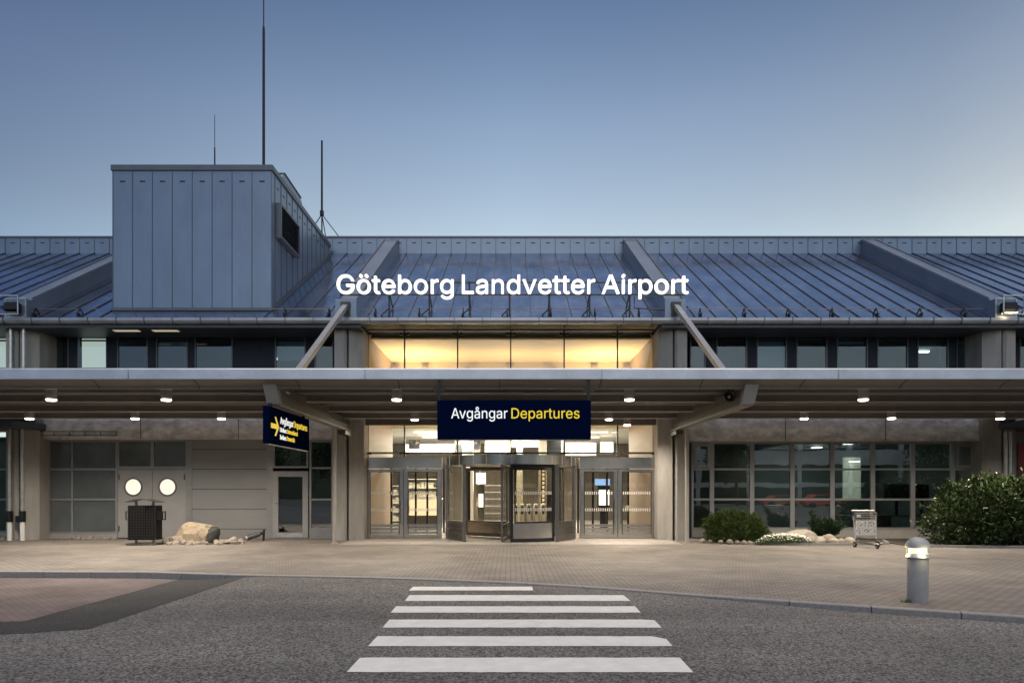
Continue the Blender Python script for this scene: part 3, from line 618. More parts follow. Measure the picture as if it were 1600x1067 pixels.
# upper window band  (Y = 23.9)
YU = 23.9
def window(x0, x1, z0, z1, Y, rows=(), fw=.06, fm=None, pm=None, blind=None, parent=B, depth=.09, cols=(), name='window', bdrop=1.0):
    fm = fm or M['alu']; pm = pm or M['pane_dark']
    mb = MB()
    mb.box(x0, x0+fw, Y-depth/2, Y+depth/2, z0, z1); mb.box(x1-fw, x1, Y-depth/2, Y+depth/2, z0, z1)
    mb.box(x0+fw, x1-fw, Y-depth/2, Y+depth/2, z0, z0+fw); mb.box(x0+fw, x1-fw, Y-depth/2, Y+depth/2, z1-fw, z1)
    for r in rows: mb.box(x0+fw, x1-fw, Y-depth/2+.003, Y+depth/2, r-fw*.45, r+fw*.45)
    for c in cols: mb.box(c-fw*.45, c+fw*.45, Y-depth/2+.002, Y+depth/2, z0+fw, z1-fw)
    f = mb.build(name, fm, parent)
    mb = MB(); mb.box(x0+fw*.7, x1-fw*.7, Y-.006, Y+.006, z0+fw*.7, z1-fw*.7)
    mb.build('pane', pm, f)
    if blind:
        mb = MB(); mb.box(x0+fw, x1-fw, Y+.16, Y+.17, z1-(z1-z0)*bdrop, z1-.02)
        mb.build('blind', blind, f)
    return f
UZ0, UZ1 = Z(574, YU)-.05, Z(520, YU)
def dark_bay(x0, x1, wins):
    """dark cladding with windows left open"""
    mb = MB(); cur = x0
    zb, zt = 4.5, 7.0
    mb.box(x0, x1, YU-.03, YU+.06, zb, UZ0-.001); mb.box(x0, x1, YU-.03, YU+.06, UZ1, zt)
    for a, b, *_ in wins:
        if a > cur+.005: mb.box(cur, a, YU-.03, YU+.06, UZ0, UZ1-.001)
        cur = b
    if cur < x1-.01: mb.box(cur, x1, YU-.03, YU+.06, UZ0, UZ1-.001)
    mb.build('upper_wall', M['darkclad'], B)
    for a, b, bl, dr in wins:
        window(a, b, UZ0, UZ1, YU, fw=.035, fm=M['clad_trim'], pm=M['pane_up'], blind=bl, bdrop=dr)
U = lambda px: X(px, YU)
bl, lb = M['blind'], M['litblind']
dark_bay(U(76), U(521), [(U(82), U(108), None, 1), (U(122), U(168), lb, 1), (U(184), U(232), None, 1), (U(245), U(294), bl, .35), (U(305), U(364), None, 1), (U(430), U(478), bl, .75), (U(492), U(521), None, 1)])
dark_bay(U(1077), U(1532), [(U(1078), U(1102), None, 1), (U(1119), U(1167), None, 1), (U(1182), U(1229), bl, 1), (U(1244), U(1292), bl, .18), (U(1307), U(1355), bl, .3), (U(1370), U(1418), None, 1), (U(1433), U(1481), None, 1), (U(1494), U(1517), None, 1)])
dark_bay(-26.9, U(36), [(U(-46), U(14), lb, 1)])
dark_bay(U(1584), 26.9, [(U(1592), U(1640), None, 1)])
# upper offices behind the band
for x0, x1 in ((-26.8, -5.75), (5.75, 26.8)):
    mb = MB(); mb.box(x0, x1, 28.0, 28.1, 4.5, 6.95); mb.box(x0, x1, YU+.1, 28.0, 4.45, 4.5); mb.box(x0, x1, YU+.1, 28, 6.90, 6.95)
    mb.box(x0-.05, x0, YU+.1, 28, 4.5, 6.9); mb.box(x1, x1+.05, YU+.1, 28, 4.5, 6.9)
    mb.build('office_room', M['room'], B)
for xx, yy in ((15.3, 25.5), (-9.4, 26.9)):
    mb = MB(); mb.box(xx-.3, xx+.3, yy-.06, yy+.06, 6.80, 6.86); mb.build('office_ceiling_light', M['tube'] if xx > 15 else emit('dim_tube', (1, .9, .75), .7), B)
mb = MB(); mb.box(U(1481)+.02, U(1494), YU+.4, YU+.55, 4.5, 6.88); mb.build('office_partition', M['beige'], B)

# concrete columns
def column(xc, sgn):
    """sgn: side the entrance or bay lies on; faceted shaft up to the eave"""
    mb = MB()
    def P(x, y): return (xc+sgn*x, y)
    mb.prism([P(-.46, 24.2), P(-.44, 23.05), P(-.02, 22.72), P(.0, 22.75), P(.0, 24.2)], 0, 7.05)
    mb.prism([P(.07, 24.2), P(.07, 22.78), P(.14, 22.70), P(.48, 22.76), P(.54, 24.2)], 0, 7.05)
    mb.box(min(xc, xc+sgn*.07)-.002, max(xc, xc+sgn*.07)+.002, 23.0, 24.1, 0, 7.0)
    return mb.build('column', M['column'], B, bevel=.0)
for xc, s in ((-5.40, -1), (5.40, 1), (-16.35, -1), (16.35, 1), (-26.6, -1), (26.6, 1)): column(xc, s)

# ---- ground floor, left bay
def wallbox(name, x0, x1, y0, y1, z0, z1, m, parent=B):
    mb = MB(); mb.box(x0, x1, y0, y1, z0, z1); return mb.build(name, m, parent)
G = lambda px: X(px, YF)
H = lambda py: Z(py, YF)
SB = H(687)                                   # underside of the concrete beam, left
for x0, x1, zb in ((X(67, 23.2), -5.93, Z(686, 23.2)), (5.93, X(1540, 23.2), Z(689, 23.2))):
    mb = MB(); mb.box(x0, x1, 23.2, 23.9, zb, 4.6); be = mb.build('concrete_beam', M['concrete_beam'], B, bevel=.012)
    n = 3
    mb = MB()
    for i in range(1, n): mb.box(x0+(x1-x0)*i/n-.012, x0+(x1-x0)*i/n+.012, 23.196, 23.21, zb+.02, 4.58)
    mb.build('beam_joint', M['slot'], be)
wallbox('back_wall', G(60), -5.95, YF+.35, YF+.45, 0, 4.5, M['room'])
# film-glazed window, left
top = SB-.01
window(G(76), G(185), .16, top, YF, rows=(H(733), H(780)), cols=(G(114),), fw=.075, fm=M['alu'], pm=M['film'], depth=.10)
wallbox('plinth', G(76), G(185), YF-.07, YF+.06, 0, .16, M['plinth'])
# transoms and double door
window(G(185), G(239), H(731), top, YF, fw=.06, pm=M['film'])
window(G(239), G(294), H(731), top, YF, fw=.06, pm=M['film'])
mb = MB(); mb.box(G(185), G(298), YF-.08, YF-.05, H(733), H(730)); mb.build('transom_rail', M['alu'], B)
def leafdoor(x0, x1, pc, hs):
    mb = MB(); z1 = H(733.5)
    # leaf with a round hole: ring of quads around the porthole
    zc = H(760.5); r = .27; n = 32; Yd = YF-.03
    ring = [(pc+r*math.cos(2*PI*i/n), zc+r*math.sin(2*PI*i/n)) for i in range(n)]
    def edge(a):
        c, s = math.cos(a), math.sin(a); ts = []
        if c > 1e-6: ts.append((x1-pc)/c)
        if c < -1e-6: ts.append((x0-pc)/c)
        if s > 1e-6: ts.append((z1-zc)/s)
        if s < -1e-6: ts.append((.03-zc)/s)
        t = min(ts); return (pc+c*t, zc+s*t)
    outer = [edge(2*PI*i/n) for i in range(n)]
    vs = [(p[0], Yd, p[1]) for p in ring]+[(p[0], Yd, p[1]) for p in outer]
    fs = [(i, (i+1) % n, n+(i+1) % n, n+i) for i in range(n)]
    cor = [(x0, z1), (x1, z1), (x1, .03), (x0, .03)]
    for cx_, cz_ in cor:
        a = math.atan2(cz_-zc, cx_-pc) % (2*PI); i = int(a/(2*PI)*n)
        vs.append((cx_, Yd, cz_)); fs.append((n+i, n+(i+1) % n, len(vs)-1))
    k = len(vs)
    mb.add(vs, fs)
    mb.box(x0, x1, Yd+.012, Yd+.05, .03, z1)
    d = mb.build('door', M['door'], B, fix=False)
    mb = MB(); mb.lathe([(r, -.012), (r+.045, -.012), (r+.045, .02), (r, .02), (r, -.012)], n=32)
    mb.v = [(pc+x, Yd-z, zc+y) for x, y, z in mb.v]; mb.build('porthole_ring', M['dsteel'], d)
    mb = MB(); mb.lathe([(.001, 0), (r, 0)], n=32); mb.v = [(pc+x, Yd+.010, zc+y) for x, y, z in mb.v]; mb.build('porthole', M['port'], d)
    for zz in (H(745), H(825)):
        mb = MB(); mb.tube([(hs, Yd-.02, zz-.09), (hs, Yd-.02, zz+.09)], .02, 8); mb.build('hinge', M['dsteel'], d)
    return d
leafdoor(G(185), G(238.2), G(209), G(187)); d2 = leafdoor(G(239), G(291), G(262.5), G(289))
mb = MB(); mb.tube([(G(243), YF-.09, H(790)), (G(248), YF-.09, H(790))], .015, 8); mb.tube([(G(243), YF-.03, H(790)), (G(243), YF-.09, H(790))], .012, 8); mb.build('handle', M['steel'], d2)
mb = MB(); mb.box(G(291), G(301), YF-.06, YF+.05, 0, top); mb.build('door_jamb', M['alu'], B)
# grey panel wall
zs = [.0, H(826), H(795), H(764), H(733), H(702), top]
mb = MB()
for a, b in zip(zs, zs[1:]): mb.box(G(301), G(418), YF-.04, YF+.05, a+.008, b-.008)
mb.box(G(301), G(418), YF-.02, YF+.04, 0, top)
wp = mb.build('wall_panel', M['panel'], B)
for z in zs[1:-1]:
    mb = MB(); mb.box(G(301), G(418), YF-.043, YF-.03, z-.009, z+.009); mb.build('panel_joint', M['slot'], wp)
mb = MB(); mb.box(G(418), G(427), YF-.06, YF+.05, 0, top); mb.build('door_jamb', M['alu'], B)
# single glazed door with transom and sidelight
window(G(427), G(482), H(731), top, YF, fw=.06, pm=M['pane_dark'])
dr = window(G(427), G(482), .02, H(736), YF-.01, fw=.19, fm=M['door'], pm=M['pane_dark'], name='door')
mb = MB(); mb.tube([(G(431), YF-.12, H(786)), (G(437), YF-.12, H(786))], .014, 8); mb.tube([(G(431), YF-.05, H(786)), (G(431), YF-.12, H(786))], .012, 8); mb.build('handle', M['steel'], dr)
mb = MB(); mb.box(G(434), G(474), YF-.062, YF-.054, .05, .17); mb.build('kick_plate', M['galv'], dr)
window(G(484), G(521), H(827), top, YF, rows=(H(731), H(780)), fw=.065, pm=M['pane_dark'])
wallbox('plinth', G(484), G(521), YF-.05, YF+.05, 0, H(827)-.002, M['alu'])
# dark room behind the glass on the left
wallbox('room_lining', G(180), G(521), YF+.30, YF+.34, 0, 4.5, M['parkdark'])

# ---- ground floor, right bay
zt = Z(690, YF)
xsR = [1080, 1112, 1174.5, 1237.5, 1300, 1363, 1425.5, 1488, 1530]
rowsR = (H(733), H(780))
for i, (a, b) in enumerate(zip(xsR, xsR[1:])):
    if i in (0, 7):
        f = window(G(a), G(b), H(827), zt, YF, rows=rowsR, fw=.075, pm=M['pane_dark'])
        mb = MB(); x0, x1 = G(a)+.08, G(b)-.08; z0, z1 = rowsR[0]+.05, zt-.08
        for q in ((x0, x0+.09, z0, z1), (x1-.09, x1, z0, z1), (x0+.09, x1-.09, z0, z0+.09), (x0+.09, x1-.09, z1-.09, z1)): mb.box(q[0], q[1], YF-.075, YF-.03, q[2], q[3])
        mb.build('sash', M['door'], f)
    else:
        window(G(a), G(b), H(827), zt, YF, rows=rowsR, fw=.075, pm=M['pane_dark'])
wallbox('plinth', G(1080), G(1530), YF-.07, YF+.08, 0, H(827)-.002, M['plinth'])
wallbox('side_pier', G(1531), 16.0, YF-.15, YF+.3, 0, 4.5, M['concrete'])
# office behind
mb = MB(); x0, x1 = G(1080), G(1530)
mb.box(x0, x1, 30, 30.1, 0, 3.5); mb.box(x0, x1, YF+.1, 30, 3.5, 3.6); mb.box(x0-.1, x0, YF+.1, 30, 0, 3.5); mb.box(x1, x1+.1, YF+.1, 30, 0, 3.5)
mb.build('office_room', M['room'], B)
wallbox('office_floor', x0, x1, YF+.1, 30, .0, .02, M['roomfloor'])
for px, py in ((1276, 699), (1327, 693), (1335, 721), (1468, 702), (1467, 730), (1472, 739), (1400, 712)):
    Yl = (3.40-EYE)*F/(HY-py) if py < 725 else 29
    Yl = min(29.5, Yl); mb = MB(); zc = Z(py, Yl)
    mb.box(X(px, Yl)-.14, X(px, Yl)+.14, Yl-.2, Yl+.2, zc-.02, zc+.02); mb.build('office_ceiling_light', M['tube'], B)
wallbox('lit_doorway', X(1318, 29.9), X(1345, 29.9), 29.9, 29.98, 1.3, 3.1, emit('lit_office_door', (1, .93, .74), .16))
al = bpy.data.lights.new('office_glow', 'AREA'); al.energy = 45; al.size = 3; al.color = (1, .92, .78)
ao = bpy.data.objects.new('office_glow', al); C.objects.link(ao); ao.location = (12, 27.5, 3.4); ao.parent = B; ao.location = Vector((12, 27.5, 3.4))-B.location

# ---- beyond the outer columns
window(-18.9, X(14, YF), .2, 3.5, YF, rows=(H(733), H(780)), fw=.07, pm=M['greenfilm'])
wallbox('side_wall', X(14, YF), X(36, YF), YF-.03, YF+.2, 0, 4.5, M['concrete'])
wallbox('side_wall', -26.8, -18.9, YF-.05, YF+.2, 0, 4.5, M['panel'])
wallbox('side_wall', X(1572, YF), X(1589, YF), YF-.03, YF+.2, 0, 4.5, M['panel'])
rd = wallbox('door', X(1589, YF), X(1589, YF)+1.3, YF-.06, YF+.1, 0, Z(692, YF), M['redpaint'])
mb = MB()
for zz in (1.1, 2.2): mb.box(X(1589, YF), X(1589, YF)+1.3, YF-.066, YF-.055, zz, zz+.02)
mb.build('door_joint', M['slot'], rd)
wallbox('side_wall', X(1589, YF)+1.3, 26.8, YF-.03, YF+.2, 0, 4.5, M['panel'])
wallbox('side_lintel', X(1589, YF), X(1589, YF)+1.3, YF-.03, YF+.2, Z(692, YF), 4.5, M['panel'])
for xa, xb, s in ((-26, X(46, 22.4), -1), (X(1573, 22.4), 26, 1)):
    mb = MB(); mb.box(xa, xb, 21.6, 23.5, Z(668, 22.0), Z(668, 22.0)+.22); pc = mb.build('porch_roof', M['clad_trim'], B, bevel=.02)
    mb = MB(); mb.tube([(xa, 21.55, Z(672, 21.5)), (xb, 21.55, Z(672, 21.5))], .06, 8); mb.build('porch_gutter', M['eave'], pc)

# canopy -------------------------------------------------------------
CY0, CY1, CXW = 15.0, 22.9, 26.0
CT = Z(575, 15.0); CB = Z(592, 15.0); CU = Z(608, 15.4)
mb = MB(); mb.prism([(CY0, CB), (CY0-.015, CT-.03), (CY0+.02, CT), (CY0+.4, CT-.02), (CY0+.4, CB+.01)], -CXW, CXW, 'x')
can = mb.build('canopy_gutter', M['gutter'], B)
mb = MB()
cove = [(CY0+.03, CB-.001), (CY0+.16, CB-.03), (CY0+.27, CB-.08), (CY0+.34, CU+.06), (CY0+.36, CU)]
mb.prism(cove+[(CY0+.42, CU), (CY0+.42, CB-.001)], -CXW, CXW, 'x')
cv = mb.build('canopy_fascia', M['canopy_edge'], B, smooth=True)
mb = MB()
x = -CXW+1.0
while x < CXW:
    for (a, b), (c, d) in zip(cove, cove[1:]): mb.bar((x, a-.002, b-.002), (x, c-.002, d-.002), .016, .01)
    x += 2.25
mb.build('fascia_joint', M['slot'], cv)
mb = MB()
x = -CXW+2
while x < CXW: mb.box(x-.008, x+.008, CY0-.02, CY0-.003, CB+.005, CT-.03); x += 5.2
mb.build('gutter_joint', M['eave'], can)
mb = MB(); mb.box(-CXW, CXW, CY0+.42, CY1, 4.08, 4.20); deck = mb.build('canopy_deck', M['canopy'], B)
for x0, x1 in ((-CXW, -5.6), (-5.2, 5.2), (5.6, CXW)):
    for yy in (16.35, 17.4, 18.45, 19.5, 20.45, 21.4, 22.3):
        big = yy in (17.4, 19.5, 21.4)
        mb = MB(); zb = 3.93 if big else 4.0
        mb.box(x0, x1, yy, yy+.035, zb, 4.08); pl = mb.build('purlin', M['canopy'], deck)
        if big: mb = MB(); mb.box(x0, x1, yy-.035, yy+.06, zb-.026, zb); mb.build('purlin_lip', M['purlin'], pl)
# back trim over the entrance: second header that reaches the glass
mb = MB(); mb.box(-4.9, 4.9, 23.0, 23.14, 3.86, 4.08); mb.box(-4.9, 4.9, 22.9, 23.5, 4.08, 4.2)
mb.build('entrance_header', M['canopy_edge'], B)
# bracket beams, posts, ties
for xc in (-5.4, 5.4):
    s = 1 if xc > 0 else -1
    mb = MB()
    y0, y1 = 15.25, 22.6
    mb.box(xc-.05, xc+.05, y0+.30, y1, 3.645, 4.02)
    bmw = mb.build('canopy_beam', M['webdark'], B)
    mb = MB(); mb.box(xc-.13, xc+.13, y0+.30, y1, 3.60, 3.645); mb.build('lower_flange', M['flange'], bmw)
    mb = MB(); mb.box(xc-.13, xc+.13, y0+.30, y1, 4.02, 4.06); mb.box(xc-.075, xc+.075, y0+.31, y1, 3.86, 3.89); mb.build('upper_flange', M['webdark'], bmw)
    mb = MB()
    q0, q1 = (xc-.15, xc+.15), (xc-.15-s*.06, xc+.15-s*.06)
    mb.add([(q0[0], y0, 4.05), (q0[1], y0, 4.05), (q1[1], y0+.12, 3.61), (q1[0], y0+.12, 3.61), (q0[0], y0+.2, 4.05), (q0[1], y0+.2, 4.05), (q1[1], y0+.295, 3.61), (q1[0], y0+.295, 3.61)],
           [(0, 1, 2, 3), (4, 7, 6, 5), (0, 4, 5, 1), (3, 2, 6, 7), (0, 3, 7, 4), (1, 5, 6, 2)])
    mb.build('beam_end_plate', M['flange'], bmw)
    mb = MB(); mb.tube([(xc+s*.14, 21.45, 0), (xc+s*.14, 21.45, 3.6)], .062, 12); mb.box(xc+s*.14-.1, xc+s*.14+.1, 21.35, 21.55, 0, .02)
    mb.build('canopy_post', M['beam'], B, smooth=True)
    mb = MB(); mb.box(xc-.12, xc+.12, 21.8, 22.7, 3.45, 3.58); mb.build('beam_seat', M['dsteel'], B)
    mb = MB(); mb.bar((xc, EY-.10, EZ+.36), (xc, 16.6, 4.22), .16, .14)
    t = mb.build('canopy_tie', mat('tie_paint', (.26, .275, .30), .45, .3, var=.12), B)
    mb = MB(); mb.bar((xc, EY-.12, EZ+.50), (xc, EY-.02, EZ+.05), .3, .1); mb.build('tie_bracket', M['dsteel'], t)

# downpipes
def pipe(px, y, z0, z1, lo, name='downpipe'):
    xx = X(px, y); mb = MB(); mb.tube([(xx, y, z0), (xx, y, z1)], .055, 10)
    for zz in (z0+.6, (z0+z1)/2, z1-.5): mb.tube([(xx, y, zz), (xx, y, zz+.05)], .068, 10)
    p = mb.build(name, M['galv'], B, smooth=True)
    if lo:
        mb = MB(); mb.tube([(xx, y, .62), (xx, y, .98)], .10, 8); mb.box(xx-.16, xx+.02, y-.1, y+.02, .62, .82); mb.build('pipe_guard', M['black'], p)
        mb = MB(); mb.tube([(xx, y, 0), (xx, y, .66)], .075, 10); mb.build('pipe_shoe', M['white'], p)
pipe(15, 22.6, 0, 3.75, True); pipe(35, 22.6, 0, 3.75, True)
pipe(17, 22.6, 4.35, 7.1, False); pipe(37, 22.6, 4.35, 7.1, False)
pipe(1571, 22.6, 0, 3.6, False); pipe(1578, 22.6, 0, 3.6, False)
mb = MB(); mb.tube([(X(1560, 22.2), 22.2, Z(655, 22.2)), (X(1584, 22.2), 22.2, Z(655, 22.2))], .05, 8); mb.build('pipe_elbow', M['galv'], B)

# ---- entrance glazing
XM = [573, 632, 715, 798, 881.5, 965, 1025]
xm = [G(p) for p in XM]
EZT = Z(516, YF)
LZ0 = Z(714, YF)
for i, (a, b) in enumerate(zip(xm, xm[1:])):
    mb = MB(); mb.box(a+.012, b-.012, YF-.008, YF+.008, LZ0, EZT-.01)
    w = mb.build('window', M['pane'], B)
    mb = MB(); mb.box(a+.04, b-.04, YF+.02, YF+.06, Z(709, YF), Z(706, YF)); mb.build('glass_rail', M['steel'], w)
for i, a in enumerate(xm):
    mb = MB(); mb.box(a-.022, a+.022, YF-.02, YF+.10, LZ0, EZT)
    mu = mb.build('mullion', M['black'], B)
    for zz in (Z(522, YF), Z(708, YF)):
        mb = MB(); mb.box(a-.16, a+.16, YF-.035, YF-.012, zz-.025, zz+.025)
        for dx in (-.13, .13): mb.tube([(a+dx, YF-.05, zz), (a+dx, YF+.05, zz)], .045, 10)
        mb.build('spider_fitting', M['black'], mu)
mb = MB(); mb.box(xm[0], xm[-1], YF-.02, YF+.03, EZT-.01, EZT+.03); mb.build('glass_head_rail', M['black'], B)
for px in (588, 612, 650, 668, 694, 903, 926, 948, 981, 1008):
    mb = MB(); xx = X(px, 26.6); mb.box(xx-.035, xx+.035, 26.5, 26.6, .012, 2.5); mb.build('inner_mullion', M['black'], B)
for xa, xb in ((-4.92, X(697, 26.6)), (X(900, 26.6), 4.92)):
    mb = MB(); mb.box(xa, xb, 26.48, 26.62, 2.5, 2.68); mb.build('inner_header', M['dsteel'], B)
# small glass roof up to the eave
mb = MB(); mb.add([(-4.9, YF, EZT+.03), (4.9, YF, EZT+.03), (4.9, EY+.15, 7.16), (-4.9, EY+.15, 7.16), (-4.9, YF, EZT+.045), (4.9, YF, EZT+.045), (4.9, EY+.15, 7.175), (-4.9, EY+.15, 7.175)],
                  [(0, 1, 2, 3), (4, 7, 6, 5), (0, 4, 5, 1), (1, 5, 6, 2), (2, 6, 7, 3), (3, 7, 4, 0)])
gr = mb.build('glass_roof', M['pane'], B)
for s in (-1, 1):
    wallbox('eave_cheek', min(s*4.93, s*5.02), max(s*4.93, s*5.02), EY+.03, YF+.1, EZT-.02, 7.28, M['soffit'])
mb = MB()
for a in xm[1:-1]: mb.bar((a, YF, EZT+.07), (a, EY+.15, 7.20), .03, .05)
mb.build('glass_roof_bar', M['black'], gr)
wallbox('eave_lining', -5.6, 5.6, EY+.10, 28.4, 7.22, 7.27, M['cream'])
wallbox('rear_wall', -26.9, 26.9, 31.3, 31.45, 4.4, 12.4, M['panel'])
# hall: ceiling, walls, floor
wallbox('hall_ceiling', -4.95, 4.95, YF+.45, 28.5, 6.98, 7.03, M['hallceil'])
for s in (-1, 1):
    wallbox('hall_wall', min(s*4.93, s*5.05), max(s*4.93, s*5.05), YF+.12, 28.5, 0, 7.21, M['beige'])
hb = wallbox('hall_beam', -4.93, 4.93, 28.45, 28.8, 4.25, 6.98, M['cream'])
wallbox('hall_floor', -10, 10, YF+.02, 40, .0, .012, M['tile'])
wallbox('shop_ceiling', -10, 10, 28.8, 38, 4.25, 4.35, M['white'])
M['shopwall'] = mat('shop_wall', (.20, .175, .15), .7, var=.25, vscale=.8)
wallbox('shop_back_wall', -10, 10, 38, 38.2, 0, 4.3, M['shopwall'])
wallbox('shop_side_wall', -10.1, -10, 28.5, 38, 0, 4.3, M['shopwall'])
wallbox('shop_side_wall', 10, 10.1, 28.5, 38, 0, 4.3, M['beige'])
wallbox('shop_front_wall', -10, -5.05, 28.5, 28.6, 0, 4.3, M['shopwall'])
wallbox('shop_front_wall', 5.05, 10, 28.5, 28.6, 0, 4.3, M['shopwall'])
# uplights on a ledge at the back of the hall
for i, px in enumerate((618, 663, 731, 797, 865, 930, 978)):
    xx = X(px, 28.2)
    t = thing('uplight', (xx, 28.25, 6.55), 'small wall-mounted uplight under the lit hall ceiling, %s from the left' % ('first', 'second', 'third', 'fourth', 'fifth', 'sixth', 'last')[i], 'uplight', 'uplights along the back of the hall')
    mb = MB(); mb.box(xx-.14, xx+.14, 28.16, 28.34, 6.66, 6.76); mb.build('lamp_head', M['galv'], t)
    mb = MB(); mb.box(xx-.03, xx+.03, 28.25, 28.45, 6.55, 6.66); mb.build('bracket', M['galv'], t)
    if i in (0, 1, 3, 5, 6):
        l = bpy.data.lights.new('uplight_beam', 'SPOT'); l.energy = 150 if i in (1, 5) else 62; l.color = (1, .66, .28); l.spot_size = R(150); l.spot_blend = 1; l.shadow_soft_size = .15
        o = bpy.data.objects.new('uplight_beam', l); C.objects.link(o); o.parent = t; o.location = (0, -1.5, -1.5)
        o.rotation_euler = (PI-.1, 0, 0)
def area(name, loc, sx, sy, e, col, rot=(0, 0, 0)):
    l = bpy.data.lights.new(name, 'AREA'); l.shape = 'RECTANGLE'; l.size = sx; l.size_y = sy; l.energy = e; l.color = col
    o = bpy.data.objects.new(name, l); C.objects.link(o); o.rotation_euler = rot; o.parent = B; o.location = Vector(loc)-B.location
    return o
for xx in (-3.2, 0, 3.2):
    mb = MB(); mb.box(xx-1.1, xx+1.1, 30.2, 30.5, 4.22, 4.248); mb.box(xx-1.1, xx+1.1, 33.2, 33.5, 4.22, 4.248); mb.build('shop_ceiling_light', M['shopwhite'], B)
    area('shop_light', (xx, 31.8, 4.18), 2.0, 3.0, 210, (1, .91, .76))
area('hall_light', (0, 26.2, 6.2), 6, 2.5, 60, (1, .74, .46))

# transom boxes, side doors, revolving door
for s in (-1, 1):
    xa, xb = sorted((G(798+s*107), G(798+s*226)))
    mb = MB(); mb.box(xa, xb, YF-.10, YF+.15, Z(731.5, YF), Z(714.5, YF)); mb.build('transom', M['steel'], B, bevel=.006)
    for a, b in ((108, 167), (167, 226)):
        x0, x1 = sorted((G(798+s*a), G(798+s*b)))
        fw = .10
        mb = MB()
        zt_ = Z(733, YF)
        mb.box(x0, x0+fw, YF-.05, YF+.06, .02, zt_); mb.box(x1-fw, x1, YF-.05, YF+.06, .02, zt_)
        mb.box(x0+fw, x1-fw, YF-.05, YF+.06, zt_-.08, zt_); mb.box(x0+fw, x1-fw, YF-.05, YF+.06, .02, .14)
        mb.box(x0+fw-.005, x0+fw+.05, YF-.03, YF+.04, .14, zt_-.08); mb.box(x1-fw-.05, x1-fw+.005, YF-.03, YF+.04, .14, zt_-.08)
        d = mb.build('door', M['steel'], B, bevel=.004)
        mb = MB()
        for q in ((x0+fw+.046, x0+fw+.066, .15, zt_-.082), (x1-fw-.066, x1-fw-.046, .15, zt_-.082), (x0+fw+.066, x1-fw-.066, zt_-.102, zt_-.082), (x0-.008, x0+.004, .03, zt_), (x1-.004, x1+.008, .03, zt_)): mb.box(q[0], q[1], YF-.054, YF-.02, q[2], q[3])
        mb.build('door_gasket', M['black'], d)
        mb = MB(); mb.box(x0+fw+.05, x1-fw-.05, YF-.006, YF+.006, .14, zt_-.08); mb.build('pane', M['pane_door'], d)
        mb = MB()
        for k in range(3): mb.box(x0+fw, x1-fw, YF-.035, YF-.01, .16+k*.12, .255+k*.12)
        mb.build('kick_slat', M['steel'], d)
        mb = MB(); n = 13
        for zz in (Z(770, YF), Z(796, YF)):
            for k in range(n):
                xx = x0+fw+.1+(x1-x0-2*fw-.2)*k/(n-1); mb.box(xx-.016, xx+.016, YF-.011, YF-.0065, zz-.05, zz+.05)
        mb.build('glass_marking', M['dash'], d)
        mb = MB()
        hx = x0+fw+.02 if s*(a-137) > 0 else x1-fw-.02
        mb.tube([(hx, YF-.11, .5), (hx, YF-.11, 1.35)], .014, 8)
        for zz in (.55, 1.3): mb.tube([(hx, YF-.11, zz), (hx, YF-.04, zz)], .010, 6)
        mb.build('handle', M['steel'], d)
# revolving door drum
DC = (0.0, 23.62); DR = 2.24
def arc(r, a0, a1, n): return [(DC[0]+r*math.cos(a0+(a1-a0)*i/n), DC[1]+r*math.sin(a0+(a1-a0)*i/n)) for i in range(n+1)]
def curved(r0, r1, a0, a1, z0, z1, n=16):
    mb = MB(); mb.prism(arc(r1, a0, a1, n)+arc(r0, a0, a1, n)[::-1], z0, z1); return mb
DZ0, DZ1 = Z(726.5, 22.4), Z(713, 22.8)
mb = curved(DR-.12, DR, R(182), R(358), DZ0, DZ1, 48)
mb.prism(arc(DR-.12, R(182), R(358), 48), DZ1-.04, DZ1-.01); 
rev = mb.build('revolving_door', M['steel'], B, smooth=True)
mb = MB(); mb.prism(arc(DR-.13, R(0), R(359), 48), DZ0+.03, DZ0+.06); mb.build('drum_ceiling', M['dsteel'], rev)
for a in (205, 222, 238, 250, 262, 271, 283, 294, 306, 318, 334):
    c, s_ = math.cos(R(a)), math.sin(R(a)); mb = MB(); mb.bar((c*(DR+.002), DC[1]+s_*(DR+.002), DZ0+.005), (c*(DR+.002), DC[1]+s_*(DR+.002), DZ1-.005), .012, .006); mb.build('drum_joint', M['white'], rev)
def post(a, w=.12, m='dsteel', r=DR-.06, z1=DZ0):
    c, s_ = math.cos(R(a)), math.sin(R(a)); mb = MB(); mb.bar((c*r, DC[1]+s_*r, 0.005), (c*r, DC[1]+s_*r, z1), w, w); return mb.build('post', M[m], rev)
for a in (184, 226.5, 313.5, 356): post(a)
for a0, a1 in ((186, 225), (315, 354)):                    # fixed curved side screens
    curved(DR-.07, DR-.055, R(a0), R(a1), .66, DZ0).build('curved_pane', M['pane_door'], rev, smooth=True)
    curved(DR-.09, DR-.04, R(a0), R(a1), .03, .66).build('curved_kick_panel', M['dsteel'], rev, smooth=True)
    mb = MB()
    for zz in (.25, .42, .60): mb.prism(arc(DR-.032, R(a0), R(a1), 10)+arc(DR-.04, R(a0), R(a1), 10)[::-1], zz, zz+.018)
    mb.build('kick_line', M['steel'], rev)
